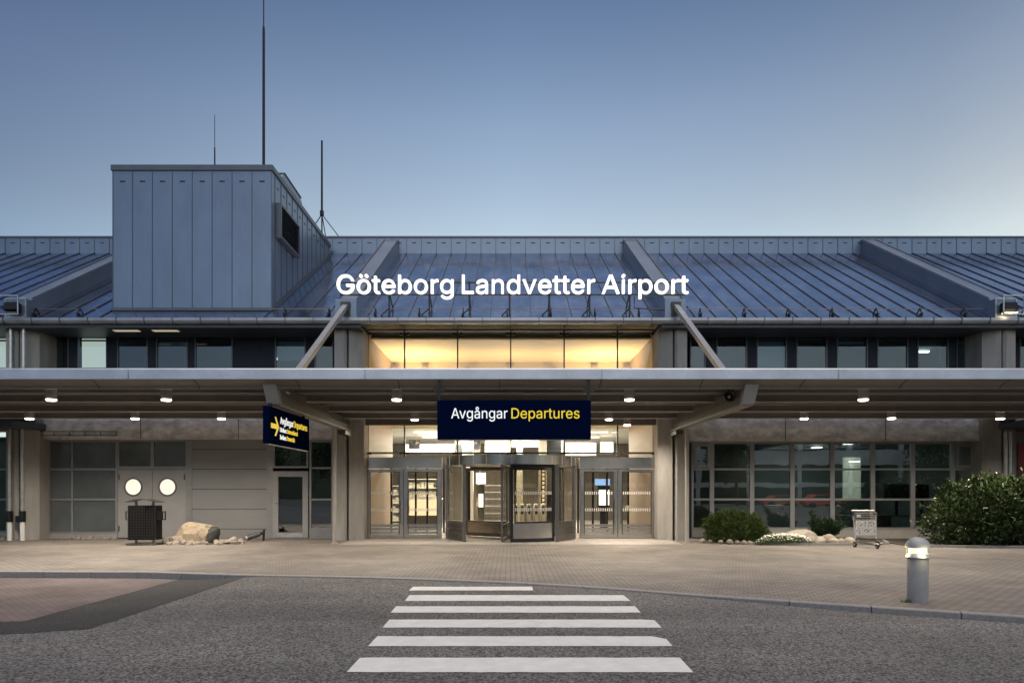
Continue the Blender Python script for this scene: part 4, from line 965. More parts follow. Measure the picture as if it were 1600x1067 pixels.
# night sliding leaf closing the right half of the mouth
curved(DR-.16, DR-.145, R(271), R(311), .62, DZ0-.07).build('curved_pane', M['pane_door'], rev, smooth=True)
mb = curved(DR-.18, DR-.13, R(271), R(311), .03, .14); q = curved(DR-.18, DR-.13, R(271), R(311), DZ0-.09, DZ0); mb.add(q.v, q.f)
for a in (271, 311):
    c, s_ = math.cos(R(a)), math.sin(R(a)); mb.bar((c*(DR-.155), DC[1]+s_*(DR-.155), .03), (c*(DR-.155), DC[1]+s_*(DR-.155), DZ0), .09, .07)
mb.build('sliding_leaf_frame', M['black'], rev)
mb = curved(DR-.165, DR-.145, R(272), R(310), .14, .62)
mb.build('sliding_leaf_kick', M['steel'], rev, smooth=True)
mb = MB()
for zz in (Z(770, 21.5), Z(796, 21.5)):
    for k in range(22):
        a = 274+(308-274)*k/21; c, s_ = math.cos(R(a)), math.sin(R(a)); mb.bar((c*(DR-.14), DC[1]+s_*(DR-.14), zz-.05), (c*(DR-.14), DC[1]+s_*(DR-.14), zz+.05), .03, .004)
mb.build('glass_marking', M['dash'], rev)
# wings
for a in (262, 22, 142):
    c, s_ = math.cos(R(a)), math.sin(R(a)); r0, r1 = .16, DR-.22
    mb = MB()
    P = lambda r, z: (c*r, DC[1]+s_*r, z)
    mb.bar(P(r0, .04), P(r0, DZ0-.02), .06, .06); mb.bar(P(r1, .04), P(r1, DZ0-.02), .06, .06)
    mb.bar(P(r0, .09), P(r1, .09), .05, .12); mb.bar(P(r0, DZ0-.07), P(r1, DZ0-.07), .05, .1); mb.bar(P(r0, .55), P(r1, .55), .05, .05)
    wg = mb.build('wing', M['dsteel'], rev)
    mb = MB(); mb.bar(P(r0, .33), P(r1, .33), .02, .40); mb.build('wing_kick', M['steel'], rev)
    mb = MB(); mb.bar(P(r0, 1.48), P(r1, 1.48), .012, 1.8); mb.build('wing_pane', M['pane_door'], rev)
mb = MB(); mb.tube([(0, DC[1], .02), (0, DC[1], DZ0)], .08, 12); mb.build('centre_shaft', M['dsteel'], rev)
mb = MB()
for xx in (-1.55, 1.55): mb.bar((xx, DC[1]+1.6, .02), (xx, DC[1]+1.6, DZ0), .12, .12)
mb.box(-1.5, 1.5, DC[1]+1.56, DC[1]+1.68, DZ0-.08, DZ0+.12)
mb.build('inner_portal', M['black'], rev)

# ================================================================ ROOFTOP PLANT BOX
PX0, PX1, PY0, PY1, PZ1 = -13.5, -8.1, 23.15, 30.6, 12.48
P_ = thing('rooftop_plant_room', ((PX0+PX1)/2, PY0, rz_(PY0)), 'large grey metal-clad box on the roof with vertical seams and a side louvre', 'plant room')
def pbase(y): return rz_(min(y, RY))-.12
mb = MB()
mb.add([(PX0, PY0, pbase(PY0)), (PX1, PY0, pbase(PY0)), (PX1, PY1, pbase(PY1)), (PX0, PY1, pbase(PY1)), (PX0, PY0, PZ1), (PX1, PY0, PZ1), (PX1, PY1, PZ1), (PX0, PY1, PZ1)],
       [(0, 1, 5, 4), (1, 2, 6, 5), (2, 3, 7, 6), (3, 0, 4, 7), (4, 5, 6, 7)])
mb.build('cladding', M['clad'], P_)
mb = MB()
for i in range(9):
    xx = PX0+i*.675; xx = min(max(xx, PX0+.01), PX1-.01); mb.box(xx-.011, xx+.011, PY0-.016, PY0-.001, rz_(PY0), PZ1-.02)
for i in range(12):
    yy = PY0+.3+i*.62
    if yy < PY1-.2: mb.box(PX1+.001, PX1+.016, yy-.011, yy+.011, rz_(yy), PZ1-.02)
mb.build('seam', M['clad_trim'], P_)
mb = MB()
for i in range(8): mb.box(PX0+i*.675+.25, PX0+i*.675+.43, PY0-.006, PY0+.02, 12.10, 12.15)
for i in range(10): mb.box(PX1-.02, PX1+.006, PY0+.5+i*.62, PY0+.68+i*.62, 12.10, 12.15)
mb.build('vent_slot', M['slot'], P_)
mb = MB(); mb.box(PX0-.05, PX1+.05, PY0-.05, PY1, PZ1, PZ1+.20); mb.build('roof_edge', M['clad_trim'], P_, bevel=.015)
mb = MB(); mb.box(PX1+.02, PX1+.05, PY0, PY1, rz_(PY0)-.3, rz_(PY0)-.2)
ff = MB(); ff.bar((PX1+.03, PY0-.02, rz_(PY0-.02)+.05), (PX1+.03, PY1, rz_(PY1)+.05), .05, .12); ff.bar((PX0-.02, PY0-.04, rz_(PY0)+.03), (PX1+.04, PY0-.04, rz_(PY0)+.03), .06, .10); ff.build('flashing', M['clad_trim'], P_)
lz0, lz1, ly0, ly1 = 10.35, 11.55, 23.5, 25.6
mb = MB(); xo = PX1+.20
for q in ((ly0, ly0+.08, lz0, lz1), (ly1-.08, ly1, lz0, lz1), (ly0+.08, ly1-.08, lz0, lz0+.08), (ly0+.08, ly1-.08, lz1-.08, lz1)): mb.box(PX1+.001, xo, q[0], q[1], q[2], q[3])
lv = mb.build('louvre', M['clad_trim'], P_)
mb = MB()
for i in range(9):
    z = lz0+.12+i*.115; mb.add([(PX1+.04, ly0+.08, z+.07), (PX1+.17, ly0+.08, z), (PX1+.17, ly1-.08, z), (PX1+.04, ly1-.08, z+.07), (PX1+.04, ly0+.08, z+.085), (PX1+.17, ly0+.08, z+.015), (PX1+.17, ly1-.08, z+.015), (PX1+.04, ly1-.08, z+.085)], [(0, 1, 2, 3), (4, 7, 6, 5), (1, 5, 6, 2), (0, 4, 5, 1), (2, 6, 7, 3), (3, 7, 4, 0)])
mb.build('louvre_blade', M['slot'], lv)
# second, higher vent housing on the plant room
V_ = thing('roof_vent', (-8.4, 25.2, PZ1+.2), 'low sloping grey vent housing on top of the rooftop metal box, along its right edge', 'roof vent')
mb = MB(); mb.prism([(24.15, PZ1+.2), (26.7, PZ1+.2), (26.4, PZ1+.46), (24.5, PZ1+.52)], -8.75, -8.12, 'x'); mb.build('housing', M['clad'], V_, bevel=.01)
mb = MB(); mb.prism([(24.48, PZ1+.525), (26.42, PZ1+.465), (26.42, PZ1+.50), (24.48, PZ1+.56)], -8.78, -8.09, 'x'); mb.build('lid', M['clad_trim'], V_)

# antennas
def mast(name, x, y, z0, segs, label):
    t = thing(name, (x, y, z0), label, 'antenna')
    z = z0
    for i, (h, r) in enumerate(segs):
        mb = MB(); mb.tube([(x, y, z), (x, y, z+h)], [r, r*.85], 8); mb.build('mast_section', M['black'], t, smooth=True)
        if i: c = MB(); c.tube([(x, y, z-.10), (x, y, z+.12)], r*1.9, 8); c.build('collar', M['black'], t)
        z += h
    mb = MB(); mb.lathe([(.001, 0), (.16, 0), (.16, .03), (.001, .03)], (x, y, z0), 12); mb.build('foot', M['dsteel'], t)
    return t
mast('antenna', X(412, 25), 25, PZ1+.2, [(Z(48, 25)-PZ1-.2, .055), (3.2, .022)], 'very tall dark antenna mast rising out of the frame above the rooftop box')
mast('antenna', X(335.5, 25), 25, PZ1+.2, [(Z(236, 25)-PZ1-.2, .03), (Z(180, 25)-Z(236, 25), .013)], 'thin short whip antenna in the middle of the rooftop box')
t = mast('antenna', X(502, 31.2), 31.3, 13.18, [(1.15, .035), (Z(220, 31.3)-14.33, .05)], 'slim antenna on the roof ridge held by slanting stays')
mb = MB()
for dx, dy in ((-.75, 0), (.85, 0), (0, .9)): mb.tube([(X(502, 31.2), 31.3, 14.3), (X(502, 31.2)+dx, 31.3+dy, 13.18)], .022, 6)
mb.build('stay', M['black'], t)

# floodlights beside the outer rib heads
for xc, lb_ in ((-16.2, 'floodlight in a cage on the rib head at the left end of the eave'), (16.2, 'lit floodlight in a cage on the rib head at the right end of the eave')):
    t = thing('floodlight', (xc, EY-.2, EZ+.02), lb_, 'floodlight', 'floodlights on the rib heads')
    mb = MB()
    a = .33
    for sx_ in (-a, a):
        for yy in (EY-.42, EY-.06): mb.bar((xc+sx_, yy, EZ), (xc+sx_, yy, EZ+.62), .03, .03)
    for yy in (EY-.42, EY-.06): mb.bar((xc-a, yy, EZ+.62), (xc+a, yy, EZ+.62), .03, .03); mb.bar((xc-a, yy, EZ+.02), (xc+a, yy, EZ+.02), .03, .03)
    mb.build('cage', M['galv'], t)
    mb = MB(); mb.prism([(EY-.36, EZ+.20), (EY-.12, EZ+.12), (EY-.10, EZ+.42), (EY-.26, EZ+.46)], xc-.22, xc+.22, 'x'); mb.build('lamp_body', M['black'], t)
    mb = MB(); mb.box(xc-.2, xc+.2, EY-.34, EY-.14, EZ+.08, EZ+.115); mb.build('lamp_glass', emit('flood_lens', (1, .8, .5), .5) if xc > 0 else M['dsteel'], t)
    if xc > 0:
        l = bpy.data.lights.new('flood_beam', 'POINT'); l.energy = .6; l.color = (1, .82, .55); l.shadow_soft_size = .06
        o = bpy.data.objects.new('flood_beam', l); C.objects.link(o); o.parent = t; o.location = (0, -.05, .05)

# ================================================================ ROOF LETTERING
YS = 22.55
sgn = thing('roof_sign', (0, YS, EZ), 'large illuminated white roof lettering reading Göteborg Landvetter Airport', 'sign')
capv, _ = textverts('H'); CH = max(v.y for v in capv)
OFF = .016
zb = Z(459.5, YS); cap = Z(430.5, YS)-zb
def letters(word, px0, px1):
    full = tbounds(word, OFF); sx = (X(px1, YS)-X(px0, YS))/(full[1]-full[0]); x0 = X(px0, YS); syy = cap/CH
    for i, ch in enumerate(word):
        r1 = tbounds(word[:i+1], OFF)[1]; own = tbounds(ch, OFF)[1]
        vs, fs = textverts(ch, .5, OFF); mb = MB()
        mb.add([(x0+(v.x+r1-own-full[0])*sx, YS-.05-v.z*.10, zb+v.y*syy) for v in vs], fs)
        mb.build('letter', M['letter'], sgn)
letters('Göteborg', 527, 709); letters('Landvetter', 722, 929.5); letters('Airport', 940, 1075)
mb = MB()
for py in (440.5, 459.5): mb.bar((X(530, YS), YS+.10, Z(py, YS)), (X(1072, YS), YS+.10, Z(py, YS)), .05, .045)
mb.build('sign_rail', M['black'], sgn)
px = 607
while px < 1000:
    xx = X(px, YS); mb = MB()
    mb.bar((xx, YS+.14, Z(438, YS)), (xx, YS+.14, rz_(YS+.14)), .05, .05); mb.bar((xx, YS+.14, Z(456, YS)), (xx+.0, YS+.85, rz_(YS+.85)), .04, .04)
    mb.bar((xx-.25, YS+.05, rz_(YS+.05)+.02), (xx, YS+.14, rz_(YS)+.30), .04, .04)
    mb.build('sign_strut', M['black'], sgn); px += 63
mb = MB(); mb.tube([(X(992, YS), YS+.1, Z(462, YS)), (X(992, YS), YS+.1, Z(480, YS)), (X(1040, YS), YS+.1, Z(484, YS)), (X(1052, YS), YS+.05, Z(491, YS))], .02, 6); mb.build('power_cable', M['black'], sgn)

# ================================================================ HANGING SIGNS
YH = 15.05
sg = thing('hanging_sign', (X(803, YH), YH, Z(686, YH)), 'wide dark blue sign reading Avgångar Departures hung from the middle of the canopy edge', 'sign')
x0, x1 = X(683, YH), X(923.5, YH); z0, z1 = Z(686.5, YH), Z(625, YH)
mb = MB(); mb.box(x0, x1, YH, YH+.16, z0, z1); mb.build('sign_box', M['navy'], sg, bevel=.012)
mb = MB(); mb.box(x0+.02, x1-.02, YH+.01, YH+.15, z0-.012, z0-.001); mb.build('sign_rim', M['alu'], sg)
fr = lambda u, w, d: (u, YH-.004-d, w)
capz = Z(637.5, YH)-Z(653.5, YH)
sign_text('white_lettering', 'Avgångar', X(705, YH), X(793, YH), Z(653.5, YH), capz, fr, M['signwhite'], sg, .004)
sign_text('yellow_lettering', 'Departures', X(799, YH), X(905.5, YH), Z(653.5, YH), capz, fr, M['signyellow'], sg, .004)
for xx in (x0+.035, x1-.05):
    mb = MB(); mb.box(xx-.03, xx+.03, YH+.04, YH+.12, z1, CB+.02); mb.box(xx-.12, xx+.12, YH+.02, YH+.14, Z(608, YH)-.02, Z(608, YH)+.02); mb.build('hanger', M['black'], sg)
# side sign below the left beam
xsn = -5.33; ya, yb = 15.08, 18.07
s2 = thing('hanging_sign', (xsn, (ya+yb)/2, Z(692, ya)), 'dark blue side sign with yellow arrow hung lengthwise under the left canopy beam', 'sign')
za, zb2 = Z(692.5, ya), Z(633.5, ya)
mb = MB(); mb.box(xsn-.15, xsn, ya, yb, za, zb2); mb.build('sign_box', M['navy'], s2, bevel=.012)
mb = MB()
for yy in (ya+.25, yb-.25): mb.box(xsn-.11, xsn-.04, yy-.05, yy+.05, zb2, 3.62)
mb.build('hanger', M['black'], s2)
mb = MB(); mb.box(xsn-.13, xsn-.02, ya+.03, yb-.03, za-.015, za-.002); mb.build('sign_rim', M['alu'], s2)
fr2 = lambda u, w, d: (xsn+.004+d, u, w)
hh = zb2-za
def rowtxt(w1, w2, u0, u1, u2, zf, cf):
    sign_text('white_lettering', w1, ya+u0, ya+u1, za+hh*zf, hh*cf, fr2, M['signwhite'], s2, .004)
    sign_text('yellow_lettering', w2, ya+u1+.05, ya+u2, za+hh*zf, hh*cf, fr2, M['signyellow'], s2, .004)
rowtxt('Avgångar', 'Departures', .70, 1.63, 2.77, .60, .19)
rowtxt('Utrikes', 'International', .68, 1.14, 1.98, .375, .125)
rowtxt('Inrikes', 'Domestic', .68, 1.12, 1.76, .17, .125)
mb = MB(); xx = xsn+.008
def quad_bar(p, q, w):
    mb.bar((xx, ya+p[0], za+p[1]), (xx, ya+q[0], za+q[1]), .008, w)
def arrowbar(p, q, w):
    p = Vector(p); q = Vector(q); d = (q-p).normalized(); n = Vector((-d.y, d.x))*w/2
    pts = [p+n, p-n, q-n, q+n]
    mb.add([(xsn+.002, ya+a.x, za+a.y) for a in pts]+[(xsn+.010, ya+a.x, za+a.y) for a in pts], [(3, 2, 1, 0), (4, 5, 6, 7), (0, 1, 5, 4), (1, 2, 6, 5), (2, 3, 7, 6), (3, 0, 4, 7)])
ym = hh*.49
arrowbar((.09, ym), (.48, ym), .11); 
mb.add([(xsn+.012, ya+a, za+b) for a, b in ((.30, ym+.215), (.40, ym+.215), (.60, ym), (.40, ym-.215), (.30, ym-.215), (.48, ym))], [(0, 1, 2, 5), (5, 2, 3, 4)])
mb.build('arrow', M['signyellow'], s2, fix=False)

# ================================================================ CANOPY DOWNLIGHTS
def downlight(x, y, label, first=[None]):
    if first[0] is None:
        t = thing('downlight', (0, 0, 0), label, 'downlight', 'downlights under the canopy')
        mb = MB(); mb.lathe([(.001, .30), (.118, .30), (.118, 0), (.098, 0), (.098, .02)], n=20); mb.build('housing', M['lamphousing'], t, smooth=True)
        mb = MB(); mb.lathe([(.110, 0.0), (.110, -.022), (.09, -.034), (.001, -.038)], n=20); mb.build('lens', M['lampface'], t)
        l = bpy.data.lights.new('downlight_beam', 'SPOT'); l.energy = 225; l.color = (1, .87, .71); l.spot_size = R(150); l.spot_blend = .8; l.shadow_soft_size = .09
        o = bpy.data.objects.new('downlight_beam', l); C.objects.link(o); o.parent = t; o.location = (0, 0, -.06)
        first[0] = t; t.location = (x, y, 3.79)
    else: dup(first[0], (x, y, 3.79), label)
front = [(80, 'by the left edge of the photo'), (260, 'above the black litter bin'), (620, 'left of the wide blue sign'), (983.5, 'right of the wide blue sign'), (1349, 'above the boulder bed on the right')]
for px, w in front: downlight(X(px, 15.95), 15.95, 'lit round downlight in the front canopy row, '+w)
back = [(46, 20.2, 'at the far left by the downpipes'), (211, 20.2, 'in front of the double door'), (346, 20.2, 'in front of the grey panel wall'), (648, 20.5, 'left of the revolving door'), (951.5, 20.4, 'just right of the wide blue sign'), (1256.5, 20.2, 'left of the luggage trolley'), (1393, 20.1, 'right of the luggage trolley'), (1563, 20.2, 'over the big laurel bush')]
for px, y, w in back: downlight(X(px, y), y, 'lit round downlight in the rear canopy row, '+w)
downlight(X(980, 22.2), 22.2, 'lit round downlight close to the glass, above the right entrance doors')
# loudspeaker and camera at the canopy
t = thing('loudspeaker', (X(1140, 16.2), 16.2, Z(619, 16.2)), 'round dark horn loudspeaker beside the right canopy beam', 'loudspeaker')
c = t.location
mb = MB(); mb.lathe([(.05, .28), (.06, .14), (.09, .05), (.135, 0), (.14, -.015), (.12, -.015), (.08, .04), (.05, .08)], n=20); mb.v = [(c.x+a, c.y+z, c.z+b) for a, b, z in mb.v]; mb.build('horn', M['dsteel'], t, smooth=True)
mb = MB(); mb.lathe([(.001, -.01), (.04, .01), (.045, .08)], n=14); mb.v = [(c.x+a, c.y+z, c.z+b) for a, b, z in mb.v]; mb.build('driver', M['galv'], t, smooth=True)
mb = MB(); mb.box(c.x-.02, c.x+.02, c.y+.1, c.y+.14, c.z+.05, 4.08); mb.build('bracket', M['dsteel'], t)
t = thing('security_camera', (X(447, 16.4), 16.4, Z(612, 16.4)), 'small white security camera under the canopy near the side sign', 'camera')
c = t.location
mb = MB(); mb.box(c.x-.06, c.x+.06, c.y-.16, c.y+.1, c.z-.05, c.z+.05); mb.build('housing', M['white'], t, bevel=.01)
mb = MB(); mb.box(c.x-.02, c.x+.02, c.y-.02, c.y+.02, c.z+.05, 4.08); mb.build('bracket', M['white'], t)
# cable ladder on the left beam
t = thing('cable_ladder', (X(125, 23.1), 23.1, Z(680, 23.1)), 'thin dark metal cable ladder along the concrete beam at left', 'cable ladder')
mb = MB(); xa, xb = X(60, 23.1), X(181, 23.1); za_, zb_ = Z(680, 23.1), Z(674, 23.1)
mb.tube([(X(40, 23.1), 23.05, Z(672, 23.1)), (xa, 23.08, zb_), (xb, 23.1, zb_), (xb+.06, 23.1, zb_-.03)], .012, 6); mb.tube([(xa, 23.1, za_), (xb, 23.1, za_)], .012, 6)
mb.build('side_rail', M['black'], t)
mb = MB()
for i in range(6): xx = xa+(xb-xa)*i/5; mb.tube([(xx, 23.1, za_), (xx, 23.1, zb_)], .01, 6); mb.box(xx-.01, xx+.01, 23.1, 23.2, za_, za_+.02)
mb.build('rung', M['black'], t)

# ================================================================ INTERIOR OBJECTS
def panelthing(name, px0, px1, py0, py1, Y, m, label, cat, d=.08, frame=None):
    t = thing(name, (X((px0+px1)/2, Y), Y, Z(py1, Y)), label, cat)
    mb = MB(); mb.box(X(px0, Y), X(px1, Y), Y, Y+d, Z(py1, Y), Z(py0, Y)); mb.build('board', m, t)
    f = MB(); w = .035; a, b, c_, d_ = X(px0, Y), X(px1, Y), Z(py1, Y), Z(py0, Y)
    for q in ((a-w, a, c_-w, d_+w), (b, b+w, c_-w, d_+w), (a, b, c_-w, c_), (a, b, d_, d_+w)): f.box(q[0], q[1], Y-.02, Y+d, q[2], q[3])
    f.build('frame', frame or M['dsteel'], t)
    return t
panelthing('wall_poster', 712, 750, 686, 708, 33.5, M['darkposter'], 'dark picture board seen through glass below the left half of the blue sign', 'poster')
panelthing('wall_poster', 862, 879, 689, 706, 33.5, M['poster'], 'red and orange poster seen through glass below the right half of the blue sign', 'poster')
panelthing('lit_board', 758, 797, 688, 706, 33.6, M['shopwarm'], 'warm glowing board inside, under the middle of the blue sign', 'light board')
panelthing('lit_board', 800, 851, 687, 698, 33.6, M['shopwhite'], 'long white glowing board inside, right of the sign middle', 'light board')
panelthing('lit_board', 938, 958, 690, 709, 33.6, M['shopwhite'], 'white glowing notice inside above the right-hand doors', 'light board')
panelthing('lit_board', 884, 931, 692, 711, 33.7, M['shopwarm'], 'wide cream lit shop front inside above the right-hand doors', 'light board')
panelthing('lit_board', 634, 710, 694, 707, 33.4, M['shopwhite'], 'long white lit shop front inside above the left-hand doors', 'light board')
panelthing('wall_poster', 640, 655, 688, 700, 33.2, M['darkposter'], 'small dark picture inside above the left-hand doors', 'poster')
# shop shelf behind the second left door
def shelf(name, px0, px1, Y, zt, rows, label):
    t = thing(name, (X((px0+px1)/2, Y), Y, 0), label, 'shelf'); a, b = X(px0, Y), X(px1, Y)
    mb = MB(); mb.box(a, a+.04, Y, Y+.5, .01, zt); mb.box(b-.04, b, Y, Y+.5, .01, zt); mb.box(a+.04, b-.04, Y+.46, Y+.5, .01, zt)
    for i in range(rows+1): z = .1+(zt-.14)*i/rows; mb.box(a+.04, b-.04, Y, Y+.46, z, z+.03)
    mb.build('rack', M['white'], t)
    for i in range(rows):
        z = .1+(zt-.14)*i/rows; mb = MB(); x = a+.08
        while x < b-.25:
            w = rnd.uniform(.12, .24); mb.box(x, x+w, Y+.08, Y+.36, z+.032, z+.03+rnd.uniform(.18, .30)); x += w+.03
        mb.build('goods', M['carton'], t)
shelf('shop_shelf', 636, 684, 32.0, 2.2, 5, 'tall white shelf of goods behind the second door from the left')
shelf('shop_shelf', 580, 628, 34.5, 1.9, 4, 'lower white shelf of goods behind the leftmost door')
t = thing('display_counter', (X(664, 30), 30, 0), 'bright counter with glowing front behind the second door from the left', 'counter')
mb = MB(); mb.box(X(638, 30), X(690, 30), 30, 30.6, .01, .55); mb.build('base', M['dsteel'], t)
mb = MB(); mb.box(X(640, 30), X(688, 30), 29.98, 30.55, .56, 1.25); mb.build('glow_front', M['shopwarm'], t)
mb = MB(); mb.box(X(637, 30), X(691, 30), 29.9, 30.65, 1.26, 1.30); mb.build('counter_top', M['white'], t)
# info screen behind the third door
t = thing('information_screen', (X(942, 29), 29, 0), 'bright white information screen on a stand behind the third door from the left', 'screen')
mb = MB(); mb.box(X(934, 29), X(953, 29), 29.05, 29.2, Z(792, 29), Z(752, 29)); mb.build('cabinet', M['black'], t)
mb = MB(); mb.box(X(936, 29), X(952, 29), 29.0, 29.045, Z(789, 29), Z(765, 29)); mb.build('screen', M['screen'], t)
mb = MB(); mb.box(X(930, 29), X(953, 29), 28.99, 29.045, Z(758, 29), Z(748, 29)); mb.build('blue_header', M['bluescreen'], t)
mb = MB(); mb.box(X(938, 29), X(948, 29), 29.06, 29.16, .01, Z(792, 29)); mb.build('stand', M['black'], t)
# escalator / staircase
t = thing('staircase', (X(765, 33), 32, 0), 'light staircase with wooden handrail behind the left half of the revolving door', 'staircase')
for k in range(12):
    mb = MB(); mb.box(X(752, 34), X(790, 34), 32+k*.27, 32.30+k*.27, .01+k*.17, .06+k*.17); mb.build('step', M['galv'] if k % 2 else M['dsteel'], t)
mb = MB(); mb.bar((X(749, 34), 31.9, .9), (X(749, 34), 35.2, 3.0), .05, .09); mb.bar((X(749, 34), 31.9, 0.02), (X(749, 34), 31.9, .95), .05, .05); mb.build('handrail', M['rock_tan'], t)
for i, px in enumerate((731, 812, 848, 862)):
    Yc = 31.2+.3*i; t = thing('interior_pillar', (X(px, Yc), Yc, 0), ['white square pillar inside behind the left revolving door post', 'slender pale pillar inside right of the revolving door centre', 'beige pillar inside behind the right half of the revolving door', 'dark pillar inside next to the right revolving door post'][i], 'pillar')
    w = (.25, .14, .18, .42)[i]
    mb = MB(); mb.box(X(px, Yc)-w, X(px, Yc)+w, Yc-w, Yc+w, .2, 4.24); mb.build('shaft', [M['white'], M['cream'], M['beige'], M['black']][i], t)
    mb = MB(); mb.box(X(px, Yc)-w-.03, X(px, Yc)+w+.03, Yc-w-.03, Yc+w+.03, .012, .2); mb.build('base', M['dsteel'], t)
t = thing('light_column', (X(849, 30.6), 30.6, .012), 'slim vertical glowing strip beside the dark pillar inside the revolving door', 'light')
mb = MB(); mb.box(X(849, 30.6)-.09, X(849, 30.6)+.09, 30.6, 30.75, .012, 3.2); mb.build('casing', M['black'], t)
for k in range(14): mb = MB(); mb.box(X(849, 30.6)-.05, X(849, 30.6)+.05, 30.585, 30.598, .4+k*.19, .53+k*.19); mb.build('lamp_cell', M['shopwarm'], t)
t = thing('kiosk', (X(752, 31.0), 31.0, .012), 'white and grey information kiosk inside behind the left half of the revolving door', 'kiosk')
mb = MB(); mb.box(X(746, 31), X(757, 31), 31.0, 31.4, .012, 1.9); mb.build('cabinet', M['dsteel'], t)
mb = MB(); mb.box(X(744, 31), X(759, 31), 30.96, 30.998, 1.95, 2.45); mb.build('header', M['screen'], t)
mb = MB(); mb.box(X(748, 31), X(755, 31), 30.98, 30.998, .9, 1.5); mb.build('display', M['shopwhite'], t)
gate = None
for i, px in enumerate((806, 816, 827, 838, 849)):
    Yc = 29.4
    if gate is None:
        gate = thing('ticket_gate', (X(px, Yc), Yc, .012), '', 'gate', 'row of white gates inside the entrance')
        mb = MB(); mb.box(-.09, .09, 0, .9, .0, 1.05); mb.build('pedestal', M['white'], gate, world=False, bevel=.02)
        mb = MB(); mb.box(-.05, .05, -.012, -.002, .62, .96); mb.build('reader', M['black'], gate, world=False)
        o = gate
    else: o = dup(gate, (X(px, Yc), Yc, .012), '')
    o['label'] = 'slim white gate pedestal inside the entrance, %s in the row of five' % ('leftmost', 'second from left', 'in the middle', 'second from right', 'rightmost')[i]
# office furniture on the right
for i, (pa, pb, w) in enumerate(((1382, 1421, 'wide black monitor behind the window left of the bush'), (1430, 1452, 'black monitor behind the window above the bush'))):
    Yc = 25.2; t = thing('computer_monitor', (X((pa+pb)/2, Yc), Yc, .75), w, 'monitor')
    mb = MB(); mb.box(X(pa, Yc), X(pb, Yc), Yc, Yc+.06, Z(779, Yc), Z(756, Yc)); mb.build('screen', M['black'], t, bevel=.01)
    mb = MB(); mb.box(X((pa+pb)/2, Yc)-.05, X((pa+pb)/2, Yc)+.05, Yc+.02, Yc+.06, .76, Z(779, Yc)); mb.box(X((pa+pb)/2, Yc)-.14, X((pa+pb)/2, Yc)+.14, Yc-.05, Yc+.12, .75, .765); mb.build('stand', M['black'], t)
t = thing('office_desk', (X(1400, 25.2), 25.2, 0), 'long dark desk carrying the monitors behind the right-hand windows', 'desk')
mb = MB(); mb.box(X(1310, 25), X(1470, 25), 24.9, 25.7, .71, .745); mb.build('desk_top', M['roomfloor'], t)
for px in (1313, 1390, 1467): mb = MB(); mb.box(X(px, 25)-.03, X(px, 25)+.03, 24.95, 25.65, .02, .71); mb.build('leg', M['dsteel'], t)

# ================================================================ STREET OBJECTS
# bollard
bx, by = X(1434, 10.25), 10.25
t = thing('bollard_light', (bx, by, 0), 'short grey round bollard lamp with domed cap at the kerb on the right', 'bollard')
c = (bx, by, 0)
mb = MB(); mb.lathe([(.001, 0), (.142, 0), (.142, .655), (.138, .665), (.001, .665)], c, 32); mb.build('post', M['bollard'], t, smooth=True)
mb = MB(); mb.lathe([(.001, .665), (.165, .665), (.168, .672), (.142, .722), (.128, .73), (.001, .73)], c, 32); mb.build('collar', M['galv'], t, smooth=True)
mb = MB(); mb.lathe([(.001, .73), (.122, .73), (.122, .815), (.001, .815)], c, 28); mb.build('glow_ring', M['bolglow'], t, smooth=True)
mb = MB()
for a in (30, 150): mb.box(bx+.135*math.cos(R(a))-.008, bx+.135*math.cos(R(a))+.008, by+.135*math.sin(R(a))-.008, by+.135*math.sin(R(a))+.008, .70, .83)
mb.build('strut', M['dsteel'], t)
mb = MB(); mb.lathe([(.001, .815), (.168, .815), (.170, .83), (.160, .87), (.135, .915), (.095, .95), (.05, .968), (.001, .974)], c, 32); mb.build('cap', M['bollardcap'], t, smooth=True)
l = bpy.data.lights.new('bollard_glow', 'POINT'); l.energy = 3.5; l.color = (1, .86, .5); l.shadow_soft_size = .1
o = bpy.data.objects.new('bollard_glow', l); C.objects.link(o); o.parent = t; o.location = (0, -.20, .76)
l.energy = .9
o2 = o.copy(); C.objects.link(o2); o2.parent = t; o2.location = (.18, .10, .76)
o3 = o.copy(); C.objects.link(o3); o3.parent = t; o3.location = (-.18, .10, .76)
# grass tuft at its foot
mb = MB()
for i in range(90):
    a = rnd.uniform(0, 2*PI); r = rnd.uniform(0, .10); x, y = bx-.19+r*math.cos(a), by-.05+.6*r*math.sin(a); h = rnd.uniform(.02, .07); dx, dy = rnd.uniform(-.03, .03), rnd.uniform(-.03, .03)
    mb.add([(x-.003, y, 0), (x+.003, y, 0), (x+dx, y+dy, h)], [(0, 1, 2)])
tag(mb.build('grass_tuft', M['leaf_low'], fix=False), 'tiny green grass tuft growing at the foot of the bollard lamp', 'grass', kind='stuff')

# litter bin
bx, by = X(226, 20.9), 20.9
t = thing('litter_bin', (bx, by, 0), 'black perforated litter bin with curved lid standing before the grey double door', 'litter bin')
px_ = lambda p: (p-226)*by/F
mb = MB(); mb.prism([(bx-.46, by-.20), (bx-.40, by-.30), (bx+.36, by-.30), (bx+.46, by-.18), (bx+.46, by+.3), (bx-.46, by+.3)], 0, .06); mb.build('base_plate', M['dsteel'], t, bevel=.01)
for dx in (-.26, .27): mb = MB(); mb.tube([(bx+dx, by, .06), (bx+dx, by, 1.33)], .035, 10); mb.build('post', M['dsteel'], t, smooth=True)
mb = MB(); mb.prism([(bx-.43, by+.22), (bx-.43, by-.16), (bx-.36, by-.24), (bx+.12, by-.24), (bx+.14, by-.21), (bx+.37, by-.21), (bx+.43, by-.14), (bx+.43, by+.22)], .16, 1.20)
mb.build('body', M['perf'], t, bevel=.008)
mb = MB(); n = 12
